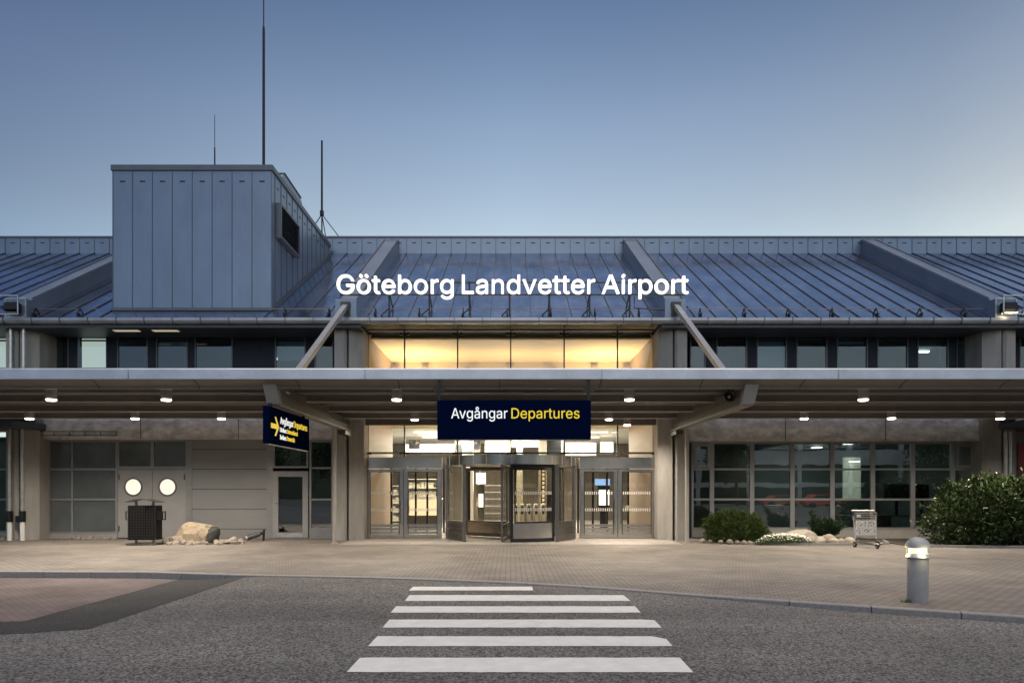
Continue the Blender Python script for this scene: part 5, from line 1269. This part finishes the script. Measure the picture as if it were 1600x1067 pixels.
pr = [(bx-.47+.94*i/n, 1.30+.085*math.sin(PI*i/n)) for i in range(n+1)]; mb.prism(pr+[(a, b+.02) for a, b in pr[::-1]], by-.27, by+.27, 'y'); mb.build('lid', M['dsteel'], t, smooth=True)
for s in (-1, 1):
    mb = MB(); xa = bx+s*.43; xb = bx+s*(.55 if s < 0 else .68); lo, hi = sorted((xa, xb))
    mb.box(lo, hi, by-.08, by-.05, 1.00, 1.03); mb.box(lo, hi, by-.08, by-.05, .76, .79); mb.box(min(xb, xb-s*.03), max(xb, xb-s*.03), by-.08, by-.05, .79, 1.00)
    if s > 0: mb.box(xa, xa+.10, by-.12, by+.08, .76, 1.02)
    mb.build('ash_bracket', M['dsteel'] if s < 0 else M['black'], t)

# rocks
def rock(name, loc, size, m, seed, label, group=None, cat='stone', sub=3, rough=.28, flat=.0, rz=0, cut=None):
    bm = bmesh.new(); bmesh.ops.create_icosphere(bm, subdivisions=sub, radius=1)
    off = Vector((seed*3.17, seed*1.31, seed*.77))
    for v in bm.verts:
        d = v.co.normalized(); n1 = mnoise.noise(d*1.1+off); n2 = mnoise.noise(d*2.7+off); n3 = mnoise.noise(d*6+off)
        p = d*(1+rough*n1+rough*.5*n2+rough*.18*n3)
        # clip against a few planes so faces look broken
        for k in range((11 if sub > 3 else 5) if rough > .2 else 2):
            r_ = random.Random(int(seed*97)+k); pn = Vector((r_.uniform(-1, 1), r_.uniform(-1, 1), r_.uniform(-.3, 1))).normalized(); dd = r_.uniform(.62, .85)
            e = p.dot(pn)-dd
            if e > 0: p -= pn*e*.85
        if p.z < -.45: p.z = -.45
        v.co = Vector((p.x*size[0], p.y*size[1], (p.z+.45)*size[2]))
    me = bpy.data.meshes.new(name); bm.to_mesh(me); bm.free()
    ms = m if isinstance(m, list) else [m]
    for k in ms: me.materials.append(k)
    for p in me.polygons:
        p.use_smooth = True
        if len(ms) > 1 and p.normal.x > .35 and p.center.x > size[0]*.35: p.material_index = 1
    try: me.set_sharp_from_angle(angle=R(40))
    except Exception: pass
    o = bpy.data.objects.new(name, me); C.objects.link(o); o.location = loc; o.rotation_euler.z = rz
    return tag(o, label, cat, group)
def slab_boulder():
    """big broken block: an outline read across, lofted through its depth and roughened"""
    YB = 21.5; out = [(272, 847), (271, 838), (279, 824), (287, 816), (303, 814.5), (321, 818), (331, 821), (337, 826), (338.5, 836), (336, 847), (318, 849), (295, 849)]
    pts = [(X(a, YB), Z(b, YB)-.02) for a, b in out]; cxm = sum(p[0] for p in pts)/len(pts); czm = .12
    bm = bmesh.new(); rings = []
    for y, k, dz in ((-.42, .55, -.10), (-.30, .86, -.03), (0, 1.0, 0), (.28, .94, .0), (.46, .6, -.12)):
        rings.append([bm.verts.new((cxm+(a-cxm)*k, YB+.1+y, czm+(b-czm)*k+dz)) for a, b in pts])
    n = len(pts)
    for r0, r1 in zip(rings, rings[1:]):
        for k in range(n): bm.faces.new((r0[k], r0[(k+1) % n], r1[(k+1) % n], r1[k]))
    bm.faces.new(rings[0][::-1]); bm.faces.new(rings[-1])
    bmesh.ops.triangulate(bm, faces=bm.faces)
    bmesh.ops.subdivide_edges(bm, edges=bm.edges, cuts=3, use_grid_fill=True)
    bmesh.ops.recalc_face_normals(bm, faces=bm.faces); bm.normal_update()
    for v in bm.verts:
        p = v.co; v.co = p+v.normal*(.045*mnoise.noise(p*3.1)+.022*mnoise.noise(p*8+Vector((3, 1, 0)))+.010*mnoise.noise(p*22))
    me = bpy.data.meshes.new('boulder'); bm.to_mesh(me); bm.free(); me.materials.append(M['rock_tan']); me.materials.append(M['rock_dark'])
    edge = X(328, YB)
    for p in me.polygons:
        c = p.center; p.use_smooth = True
        if c.x > edge+.10*mnoise.noise(c*5) and c.z > .0: p.material_index = 1
    try: me.set_sharp_from_angle(angle=R(28))
    except Exception: pass
    o = bpy.data.objects.new('boulder', me); C.objects.link(o)
    tag(o, 'large tan boulder with a dark broken side near the litter bin', 'boulder')
slab_boulder()
rock('boulder', (X(1252, 21.4), 21.5, .06), (.56, .36, .25), M['rock_pale'], 8.1, 'smooth pale rounded boulder behind the white flowers', cat='boulder', sub=4, rough=.15)
gl = 'small tan stone lying among the rubble at the foot of the tan boulder'
for i in range(62):
    a = rnd.random()
    px = rnd.choice((rnd.uniform(256, 300), rnd.uniform(285, 345), rnd.uniform(335, 380)))
    y = 21.15+rnd.uniform(-.35, .35)+(.25 if px > 345 else 0); s = rnd.uniform(.05, .13)
    rock('stone', (X(px, y), y, -.01), (s*1.2, s, s*.9), M['stone'], 20+i*1.7, gl, 'stones around the tan boulder', sub=2, rz=rnd.uniform(0, 6))
for i, (px, s) in enumerate(((266, .17), (274, .20), (283, .22), (366, .17), (358, .13))):
    rock('stone', (X(px, 21.3), 21.25, -.01), (s*1.2, s, s*.95), M['stone'], 90+i, ['yellowish stone at the far left of the rubble beside the bin', 'second lumpy stone left of the tan boulder', 'big lumpy stone touching the left side of the tan boulder', 'grey rounded stone at the right end of the rubble', 'smaller grey stone beside the rubble end stone'][i], 'stones around the tan boulder', sub=3, rz=i)
for i in range(26):
    px = rnd.uniform(82, 180); y = 23.25+rnd.uniform(-.12, .12); s = rnd.uniform(.04, .10)
    rock('stone', (X(px, y), y, -.01), (s*1.3, s, s), M['stone'], 130+i, 'small stone in the row along the foot of the left glazed wall', 'stones along the left wall', sub=2, rz=rnd.uniform(0, 6))
for i in range(6):
    px = rnd.uniform(-6, 14); y = 22.9; s = rnd.uniform(.05, .09)
    rock('stone', (X(px, y), y, -.01), (s*1.3, s, s), M['stone'], 170+i, 'small stone by the downpipes at the left edge', 'stones by the downpipes', sub=2)
# loose sticks beside the rubble
for i, (a, b, c_, d_) in enumerate(((322, 848, 372, 842), (340, 850, 366, 846))):
    y = 20.9; mb = MB(); mb.tube([(X(a, y), y, .03), (X(c_, y), y+.3, .05+.03*i)], [.022, .016], 6)
    tag(mb.build('stick', M['bark'], smooth=True), ['long dark stick lying in front of the tan boulder', 'shorter dark stick lying in front of the rubble'][i], 'stick')
t = thing('ground_spotlight', (X(398, 22.6), 22.6, 0), 'black tilted ground spotlight lying by the grey panel wall', 'spotlight')
mb = MB(); mb.tube([(X(388, 22.5), 22.4, .10), (X(404, 22.5), 22.6, .22)], [.09, .075], 12); mb.build('lamp_body', M['dsteel'], t, smooth=True)
mb = MB(); mb.tube([(X(404, 22.5), 22.6, .22), (X(411, 22.5), 22.65, .28)], [.05, .05], 10); mb.tube([(X(409, 22.5), 22.65, 0), (X(410, 22.5), 22.65, .36)], .04, 8); mb.build('bracket', M['black'], t)
mb = MB(); mb.tube([(X(386.5, 22.5), 22.38, .092), (X(388.2, 22.5), 22.40, .104)], [.08, .085], 12); mb.build('lens', M['galv'], t)

# planting bed right
bedpts = [(5.75, 23.5), (5.75, 22.6), (6.3, 22.15), (7.2, 21.2), (9.0, 20.6), (10.2, 20.6), (11.6, 21.0), (12.0, 22.0), (12.0, 23.5)]
bed = MB(); bed.prism(bedpts, 0.0, .05); tag(bed.build('planting_bed', M['earth']), kind='structure')
mb = MB()
for (a, b), (c_, d_) in zip(bedpts[1:], bedpts[2:-1]): mb.bar((a, b, .035), (c_, d_, .035), .09, .09)
tag(mb.build('bed_edging', M['kerb']), kind='structure')
k = 0
for px, y, s in ((1098, 21.6, .10), (1110, 21.4, .07), (1126, 21.2, .08), (1140, 21.1, .09), (1152, 21.0, .07), (1163, 21.0, .08), (1172, 20.9, .07), (1186, 20.9, .09)):
    rock('stone', (X(px, y), y, .03), (s*1.3, s, s), M['stone'], 200+px, 'small round stone at the front of the clipped round bush', 'stones in front of the round bush', sub=2, rz=px)
for i, (px, y, s, w) in enumerate(((1268, 21.1, .15, 'grey stone right under the pale boulder'), (1281, 20.9, .17, 'long pale stone between flowers and dark shrub'), (1295, 21.2, .19, 'grey round stone under the dark shrub, tallest of its row'), (1303, 20.9, .13, 'small stone in front of the dark shrub'), (1315, 20.9, .12, 'small pale stone left of the trolley'), (1327, 20.8, .15, 'flat pale stone nearest the trolley'), (1336, 20.8, .11, 'small stone under the trolley front'), (1258, 20.8, .13, 'small stone right of the white flowers'), (1241, 20.9, .11, 'small stone half hidden by the white flowers'))):
    rock('stone', (X(px, y), y, .03), (s*1.35, s, s*1.0), M['rock_pale'] if i % 2 else M['stone'], 300+i*2.3, w, 'stones between the flowers and the trolley', sub=3, rough=.16, rz=i)

# foliage
def leafcloud(name, n, shape, size, m, parent, seed, aspect=2.2, droop=0.0, up=.35):
    """many folded leaf faces; shape(rng) -> (point, outward normal)"""
    r = random.Random(seed); v = []; f = []
    for i in range(n):
        p, nn = shape(r); s = size*r.uniform(.6, 1.3)
        d = (nn*1.0+Vector((r.gauss(0, .6), r.gauss(0, .6), r.gauss(0, .6)+up-droop))).normalized()
        a = d.cross(Vector((r.gauss(0, 1), r.gauss(0, 1), r.gauss(0, 1)))).normalized(); b = d.cross(a)
        w = s/aspect*.5; q = len(v)
        v += [tuple(p), tuple(p+d*s*.45+a*w+b*w*.4), tuple(p+d*s), tuple(p+d*s*.45-a*w+b*w*.4)]
        f += [(q, q+1, q+2), (q, q+2, q+3)]
    me = bpy.data.meshes.new(name); off = wloc(parent) if parent else Vector()
    me.from_pydata([(a[0]-off.x, a[1]-off.y, a[2]-off.z) for a in v], [], f); me.materials.append(m)
    o = bpy.data.objects.new(name, me); C.objects.link(o)
    if parent: o.parent = parent
    return o
def lumpy(c, rad, seed, lumps=0.25, freq=2.2, shell=.35, zmin=.0):
    c = Vector(c); off = Vector((seed, seed*2.1, seed*.3))
    def f(r):
        while True:
            d = Vector((r.gauss(0, 1), r.gauss(0, 1), r.gauss(0, 1))).normalized()
            k = 1+lumps*mnoise.noise(d*freq+off)*1.6+lumps*.5*mnoise.noise(d*freq*2.6+off)
            t = 1-shell*r.random()**1.6
            p = c+Vector((d.x*rad[0], d.y*rad[1], d.z*rad[2]))*k*t
            if p.z > zmin: return p, d
    return f
# clipped round bush
cx_ = X(1146, 21.8)
t = thing('round_bush', (cx_, 21.8, .05), 'dense clipped round green bush beside the entrance column', 'bush')
leafcloud('foliage', 20000, lumpy((cx_, 21.8, .42), (.90, .62, .56), 4, .24, 3.4, .34, .05), .068, M['leaf_round'], t, 11, 2.6)
leafcloud('foliage', 4000, lumpy((cx_+.72, 21.7, .25), (.40, .35, .36), 5, .2, 3, .4, .05), .055, M['leaf_round'], t, 12, 2.6)
r10 = random.Random(5); spr2 = []
for k in range(60):
    d = Vector((r10.gauss(0, 1), -abs(r10.gauss(0, .6)), abs(r10.gauss(.4, .6)))).normalized(); b0 = Vector((cx_, 21.8, .42))+Vector((d.x*.82, d.y*.56, d.z*.50)); spr2.append((b0, b0+(d+Vector((0, 0, .5))).normalized()*r10.uniform(.08, .2)))
def shoot2(q):
    a, b = spr2[q.randrange(len(spr2))]; return a+(b-a)*q.random()+Vector((q.gauss(0, .02), q.gauss(0, .02), 0)), (b-a).normalized()
leafcloud('shoot', 2200, shoot2, .06, M['leaf_round'], t, 13, 2.6)
mb = MB()
for i in range(7): a = i*.9; mb.tube([(cx_, 21.8, .0), (cx_+.4*math.cos(a), 21.8+.3*math.sin(a), .5)], [.03, .012], 6)
mb.build('stem', M['bark'], t)
# dark spreading shrub
cx2 = X(1291, 21.7)
t = thing('dark_shrub', (cx2, 21.7, .05), 'dark green shrub with ragged upright shoots left of the trolley', 'bush')
r5 = random.Random(55); tips = []
mb = MB()
for i in range(18):
    a = r5.uniform(0, 2*PI); L_ = r5.uniform(.35, .62); dx = L_*.95*math.cos(a); e = Vector((cx2+dx, 21.7+L_*.6*math.sin(a), .1+r5.uniform(.30, .72)-.12*abs(dx)))
    tips.append(e); mb.tube([(cx2, 21.7, 0), tuple((Vector((cx2, 21.7, .15))+e)/2), tuple(e)], [.018, .012, .004], 5)
tips.append(Vector((cx2-.48, 21.7, .95)))
mb.tube([(cx2, 21.7, .05), (cx2-.3, 21.7, .5), (cx2-.48, 21.7, .95)], [.018, .012, .004], 5)
mb.build('stem', M['bark'], t)
def shoots(r):
    e = r.choice(tips); b = Vector((cx2, 21.7, .12)); k = r.random()**.6; p = b+(e-b)*k+Vector((r.gauss(0, .05), r.gauss(0, .05), r.gauss(0, .05)))
    return p, (e-b).normalized()
leafcloud('foliage', 9000, shoots, .075, M['leaf_dark'], t, 21, 3.0, up=.2)
# laurel at the right
lx = X(1545, 20.9)
t = thing('laurel_bush', (lx, 20.9, 0), 'big glossy laurel bush in front of the right-hand windows', 'bush')
seeds = [((lx-1.05, 20.8, .66), (.95, .72, .72)), ((lx-.1, 20.8, .85), (1.0, .85, .98)), ((lx+.9, 20.8, .95), (1.05, .9, 1.12)), ((lx+2.0, 20.9, 1.0), (1.1, .9, 1.1)), ((lx-.55, 20.5, .50), (.95, .65, .62)), ((lx+.6, 20.4, .60), (1.1, .65, .75)), ((lx-.5, 21.3, 1.15), (.8, .5, .75)), ((lx+.5, 21.2, 1.35), (.8, .5, .75))]
sh = [lumpy(c, r_, 30+i*3, .30, 2.6, .38, .03) for i, (c, r_) in enumerate(seeds)]
leafcloud('foliage', 17000, lambda r: sh[r.randrange(len(sh))](r), .15, M['leaf_laurel'], t, 31, 2.4, up=.15)
r9 = random.Random(77); spr = []
for k in range(46):
    c, r_ = seeds[r9.randrange(len(seeds))]; d = Vector((r9.gauss(0, .8), -abs(r9.gauss(0, .5)), abs(r9.gauss(.5, .5)))).normalized()
    b0 = Vector(c)+Vector((d.x*r_[0], d.y*r_[1], d.z*r_[2]))*.85; spr.append((b0, b0+(d+Vector((0, 0, .35))).normalized()*r9.uniform(.22, .42)))
def shoot(q):
    a, b = spr[q.randrange(len(spr))]; k = q.random(); return a+(b-a)*k, (b-a).normalized()
leafcloud('shoot', 900, shoot, .16, M['leaf_laurel'], t, 32, 2.6, up=.1)
mb = MB()
for a, b in spr: mb.tube([a, b], [.008, .003], 4)
for c, r_ in seeds: mb.tube([(c[0]*.7+lx*.3, c[1], 0), (c[0], c[1], c[2]+.5)], [.035, .012], 6)
mb.build('stem', M['bark'], t)
mb = MB(); mb.bar((X(1418, 20.4), 20.35, .03), (X(1500, 20), 19.75, .03), .10, .08); mb.bar((X(1500, 20), 19.75, .03), (X(1700, 19.6), 19.5, .03), .10, .08)
tag(mb.build('bed_edging', M['kerb']), kind='structure')
mb = MB(); mb.prism([(X(1418, 20.4), 20.4), (X(1500, 20), 19.8), (X(1700, 19.6), 19.55), (20, 23.2), (X(1418, 20.4), 23.2)], 0, .03); tag(mb.build('planting_bed', M['earth']), kind='structure')
# white flowers: one plant mass
fl = thing('flower_patch', (X(1225, 20.9), 20.95, .05), 'low white flowering ground cover in front of the pale boulder', 'flowers')
def flowerpos(zlo, zhi):
    def f(r):
        px = r.uniform(1182, 1272); y = 20.75+r.uniform(-.15, .5); e = 1-abs((px-1226)/48)**3
        return Vector((X(px, y), y, .05+r.uniform(zlo, zhi)*e)), Vector((r.gauss(0, .3), -.3, 1)).normalized()
    return f
leafcloud('foliage', 5000, flowerpos(0, .20), .06, M['leaf_low'], fl, 41, 3)
r6 = random.Random(8); mb = MB(); fp = flowerpos(.08, .30)
for i in range(620):
    p, nn = fp(r6); s = r6.uniform(.016, .032); a = nn.cross(Vector((1, .2, 0))).normalized(); b = nn.cross(a)
    q = [p+nn*.012]+[p+a*math.cos(2*PI*k/5)*s+b*math.sin(2*PI*k/5)*s for k in range(5)]
    mb.add(q, [(0, 1+k, 1+(k+1) % 5) for k in range(5)])
mb.build('blossom', M['petal'], fl, fix=False)
# low weeds by the left wall
mb = MB()
# luggage trolley
tx, ty = X(1354, 20.0), 20.0
t = thing('luggage_trolley', (tx, ty, 0), 'empty airport luggage trolley with a printed front panel by the right-hand windows', 'luggage trolley', rz=R(0))
mb = MB(); w = .30
for s in (-1, 1):
    mb.tube([(tx+s*w, ty+.05, .22), (tx+s*w*1.06, ty+.08, .55), (tx+s*w*1.1, ty+.12, 1.02)], .018, 8)
mb.tube([(tx-w, ty+.06, .36), (tx+w, ty+.06, .36)], .014, 8)
mb.build('upright', M['chrome'], t, smooth=True)
mb = MB(); mb.box(tx-.27, tx+.27, ty+.04, ty+.06, .38, .76); mb.build('advert_board', M['adpanel'], t)
mb = MB(); mb.box(tx-.285, tx+.285, ty+.045, ty+.075, .355, .78); mb.build('board_back', M['white'], t)
mb = MB()
for z in (.80, .87, .94, 1.0): mb.tube([(tx-.30, ty+.02, z), (tx+.30, ty+.02, z)], .007, 6); mb.tube([(tx-.30, ty+.24, z), (tx+.30, ty+.24, z)], .007, 6)
for i in range(9): x = tx-.30+.6*i/8; mb.tube([(x, ty+.02, .80), (x, ty+.02, 1.0)], .005, 5); mb.tube([(x, ty+.24, .80), (x, ty+.24, 1.0)], .005, 5)
for s in (-.30, .30):
    for z in (.80, 1.0): mb.tube([(tx+s, ty+.02, z), (tx+s, ty+.24, z)], .007, 6)
mb.build('basket', M['chrome'], t)
mb = MB(); mb.tube([(tx-.36, ty+.14, 1.06), (tx+.30, ty+.14, 1.06)], .026, 10); mb.build('push_bar', M['galv'], t, smooth=True)
mb = MB(); mb.tube([(tx+.24, ty+.10, 1.0), (tx+.36, ty+.10, .95), (tx+.37, ty+.12, .90)], .028, 8); mb.tube([(tx-.34, ty+.10, 1.02), (tx-.36, ty+.10, .90)], .026, 8); mb.build('grip', M['black'], t)
mb = MB(); mb.box(tx-.28, tx-.17, ty-.0, ty+.02, .89, .96); mb.build('coin_lock', M['white'], t)
mb = MB()
mb.tube([(tx-.30, ty+.05, .24), (tx-.26, ty+.0, .15), (tx-.1, ty-.55, .12), (tx+.12, ty-.6, .14), (tx+.30, ty+.0, .20), (tx+.30, ty+.05, .24)], .022, 8)
mb.tube([(tx-.18, ty+.02, .16), (tx+.05, ty-.5, .13)], .015, 6); mb.tube([(tx+.2, ty+.02, .18), (tx+.05, ty-.5, .13)], .015, 6); mb.tube([(tx-.30, ty+.05, .22), (tx+.34, ty+.05, .22)], .020, 8)
mb.build('base_frame', M['dsteel'], t, smooth=True)
for xx, yy, r_ in ((tx+.30, ty-.05, .09), (tx-.33, ty+.02, .085), (tx+.02, ty-.55, .06)):
    mb = MB(); mb.lathe([(r_*.45, -.02), (r_, -.02), (r_, .02), (r_*.45, .02), (r_*.45, -.02)], n=18); mb.v = [(xx+z, yy+a, r_+b) for a, b, z in mb.v] if xx < tx+.2 else [(xx+a*.9+z*.4, yy+a*.3-z, r_+b) for a, b, z in mb.v]
    wh = mb.build('wheel', M['rubber'], t, smooth=True)
    mb = MB(); mb.lathe([(.001, -.022), (r_*.45, -.022), (r_*.45, .022), (.001, .022)], n=14); mb.v = [(xx+z, yy+a, r_+b) for a, b, z in mb.v] if xx < tx+.2 else [(xx+a*.9+z*.4, yy+a*.3-z, r_+b) for a, b, z in mb.v]
    mb.build('hub', M['galv'], wh)

# ================================================================ WHAT STANDS ACROSS THE ROAD (seen in reflections)
GY = -34
t = thing('parking_garage', (10, GY, -.3), 'pale open-decked parking garage across the road, mirrored in the windows', 'building')
for z0, z1 in ((4.6, 6.4), (2.0, 2.5), (8.2, 9.4)):
    mb = MB(); mb.box(-14, 60, GY, GY+.4, z0, z1); mb.build('deck_edge', M['parkgrey'], t)
mb = MB(); mb.box(-14, 60, GY-10, GY-9.5, -.3, 9.4); mb.box(-14, 60, GY-9.5, GY, 6.0, 6.2); mb.build('inner_wall', M['parkdark'], t)
for i in range(13): mb = MB(); mb.box(-14+i*6, -13.5+i*6, GY+.02, GY+.38, -.3, 8.2); mb.build('pillar', M['parkgrey'], t)
car0 = None
for i, (xx, w) in enumerate(((30.6, 'nearest the tree'), (35.2, 'between the two others'), (39.4, 'farthest from the tree'))):
    y = GY+3.5
    if car0 is None:
        car0 = thing('parked_car', (xx, y, -.3), 'red parked car across the road mirrored in the windows, '+w, 'car', 'red cars across the road')
        prof = [(-2.0, .35), (-2.0, .75), (-1.5, .92), (-.9, 1.38), (.7, 1.40), (1.3, .98), (2.0, .85), (2.05, .35)]
        mb = MB(); mb.prism(prof, -.85, .85, 'y'); mb.build('body', M['cargo_red'], car0, world=False, bevel=.05)
        mb = MB(); mb.prism([(-1.3, .98), (-.82, 1.32), (.62, 1.34), (1.08, 1.0)], .852, .858, 'y'); mb.build('side_window', M['black'], car0, world=False)
        for wx in (-1.25, 1.25):
            for wy in (-.8, .8):
                mb = MB(); mb.lathe([(.001, -.1), (.33, -.1), (.33, .1), (.001, .1)], n=16); mb.v = [(wx+a, wy+z, .33+b) for a, b, z in mb.v]; mb.build('wheel', M['rubber'], car0, world=False)
    else: dup(car0, (xx, y, -.3), 'red parked car across the road mirrored in the windows, '+w)
def tree(x, y, h, seed, label):
    t = thing('tree', (x, y, -.5), label, 'tree', 'trees across the road')
    r = random.Random(seed); mb = MB(); mb.tube([(x, y, -.5), (x+.1, y, h*.4), (x, y+.1, h*.85)], [.22, .15, .04], 8)
    for i in range(7): a = r.uniform(0, 6.28); z = h*r.uniform(.3, .6); mb.tube([(x, y, z), (x+h*.22*math.cos(a), y+h*.22*math.sin(a), z+h*.2)], [.07, .02], 6)
    mb.build('trunk', M['bark'], t)
    fs = [lumpy((x+r.uniform(-.2, .2)*h, y+r.uniform(-.2, .2)*h, h*r.uniform(.45, .8)), (h*.2, h*.2, h*.19), seed+i, .35, 2.4, .6) for i in range(8)]
    leafcloud('crown', 3500, lambda q: fs[q.randrange(8)](q), .34, M['leaf_tree'], t, seed, 1.8)
for i, (x, y, h) in enumerate(((24.5, -27, 8.5), (-20, -30, 10), (-27, -28, 8.5), (-34, -33, 11), (-44, -30, 9), (14, -29, 6.5), (-6, -30, 7), (48, -29, 9))):
    tree(x, y, h, 60+i, 'leafy tree across the road mirrored in the glass, %s' % ('before the red cars', 'left of the garage', 'second left of the garage', 'tallest left of the garage', 'outermost on the left', 'small one before the garage', 'low one at the garage end', 'outermost on the right')[i])

mb = MB(); n = 120
for i in range(n+1):
    x = -420+840*i/n; h = 17+9*mnoise.noise(Vector((x*.013, 2.2, 0)))+3*mnoise.noise(Vector((x*.07, 5, 0)))+1.6*mnoise.noise(Vector((x*.31, 7, 0)))
    for y, k in ((-115, 0), (-135, .62), (-165, 1.0), (-210, .9), (-260, 0)): mb.v.append((x, y+6*mnoise.noise(Vector((x*.05, y, 0))), -.6+h*k))
for i in range(n):
    for j in range(4): a = i*5+j; mb.f.append((a, a+5, a+6, a+1)); mb.mi.append(0)
tag(mb.build('hills', mat('wooded_hillside', (.022, .034, .018), .95, var=.5, vscale=.12, bump=1, bscale=.6), smooth=True), kind='structure')
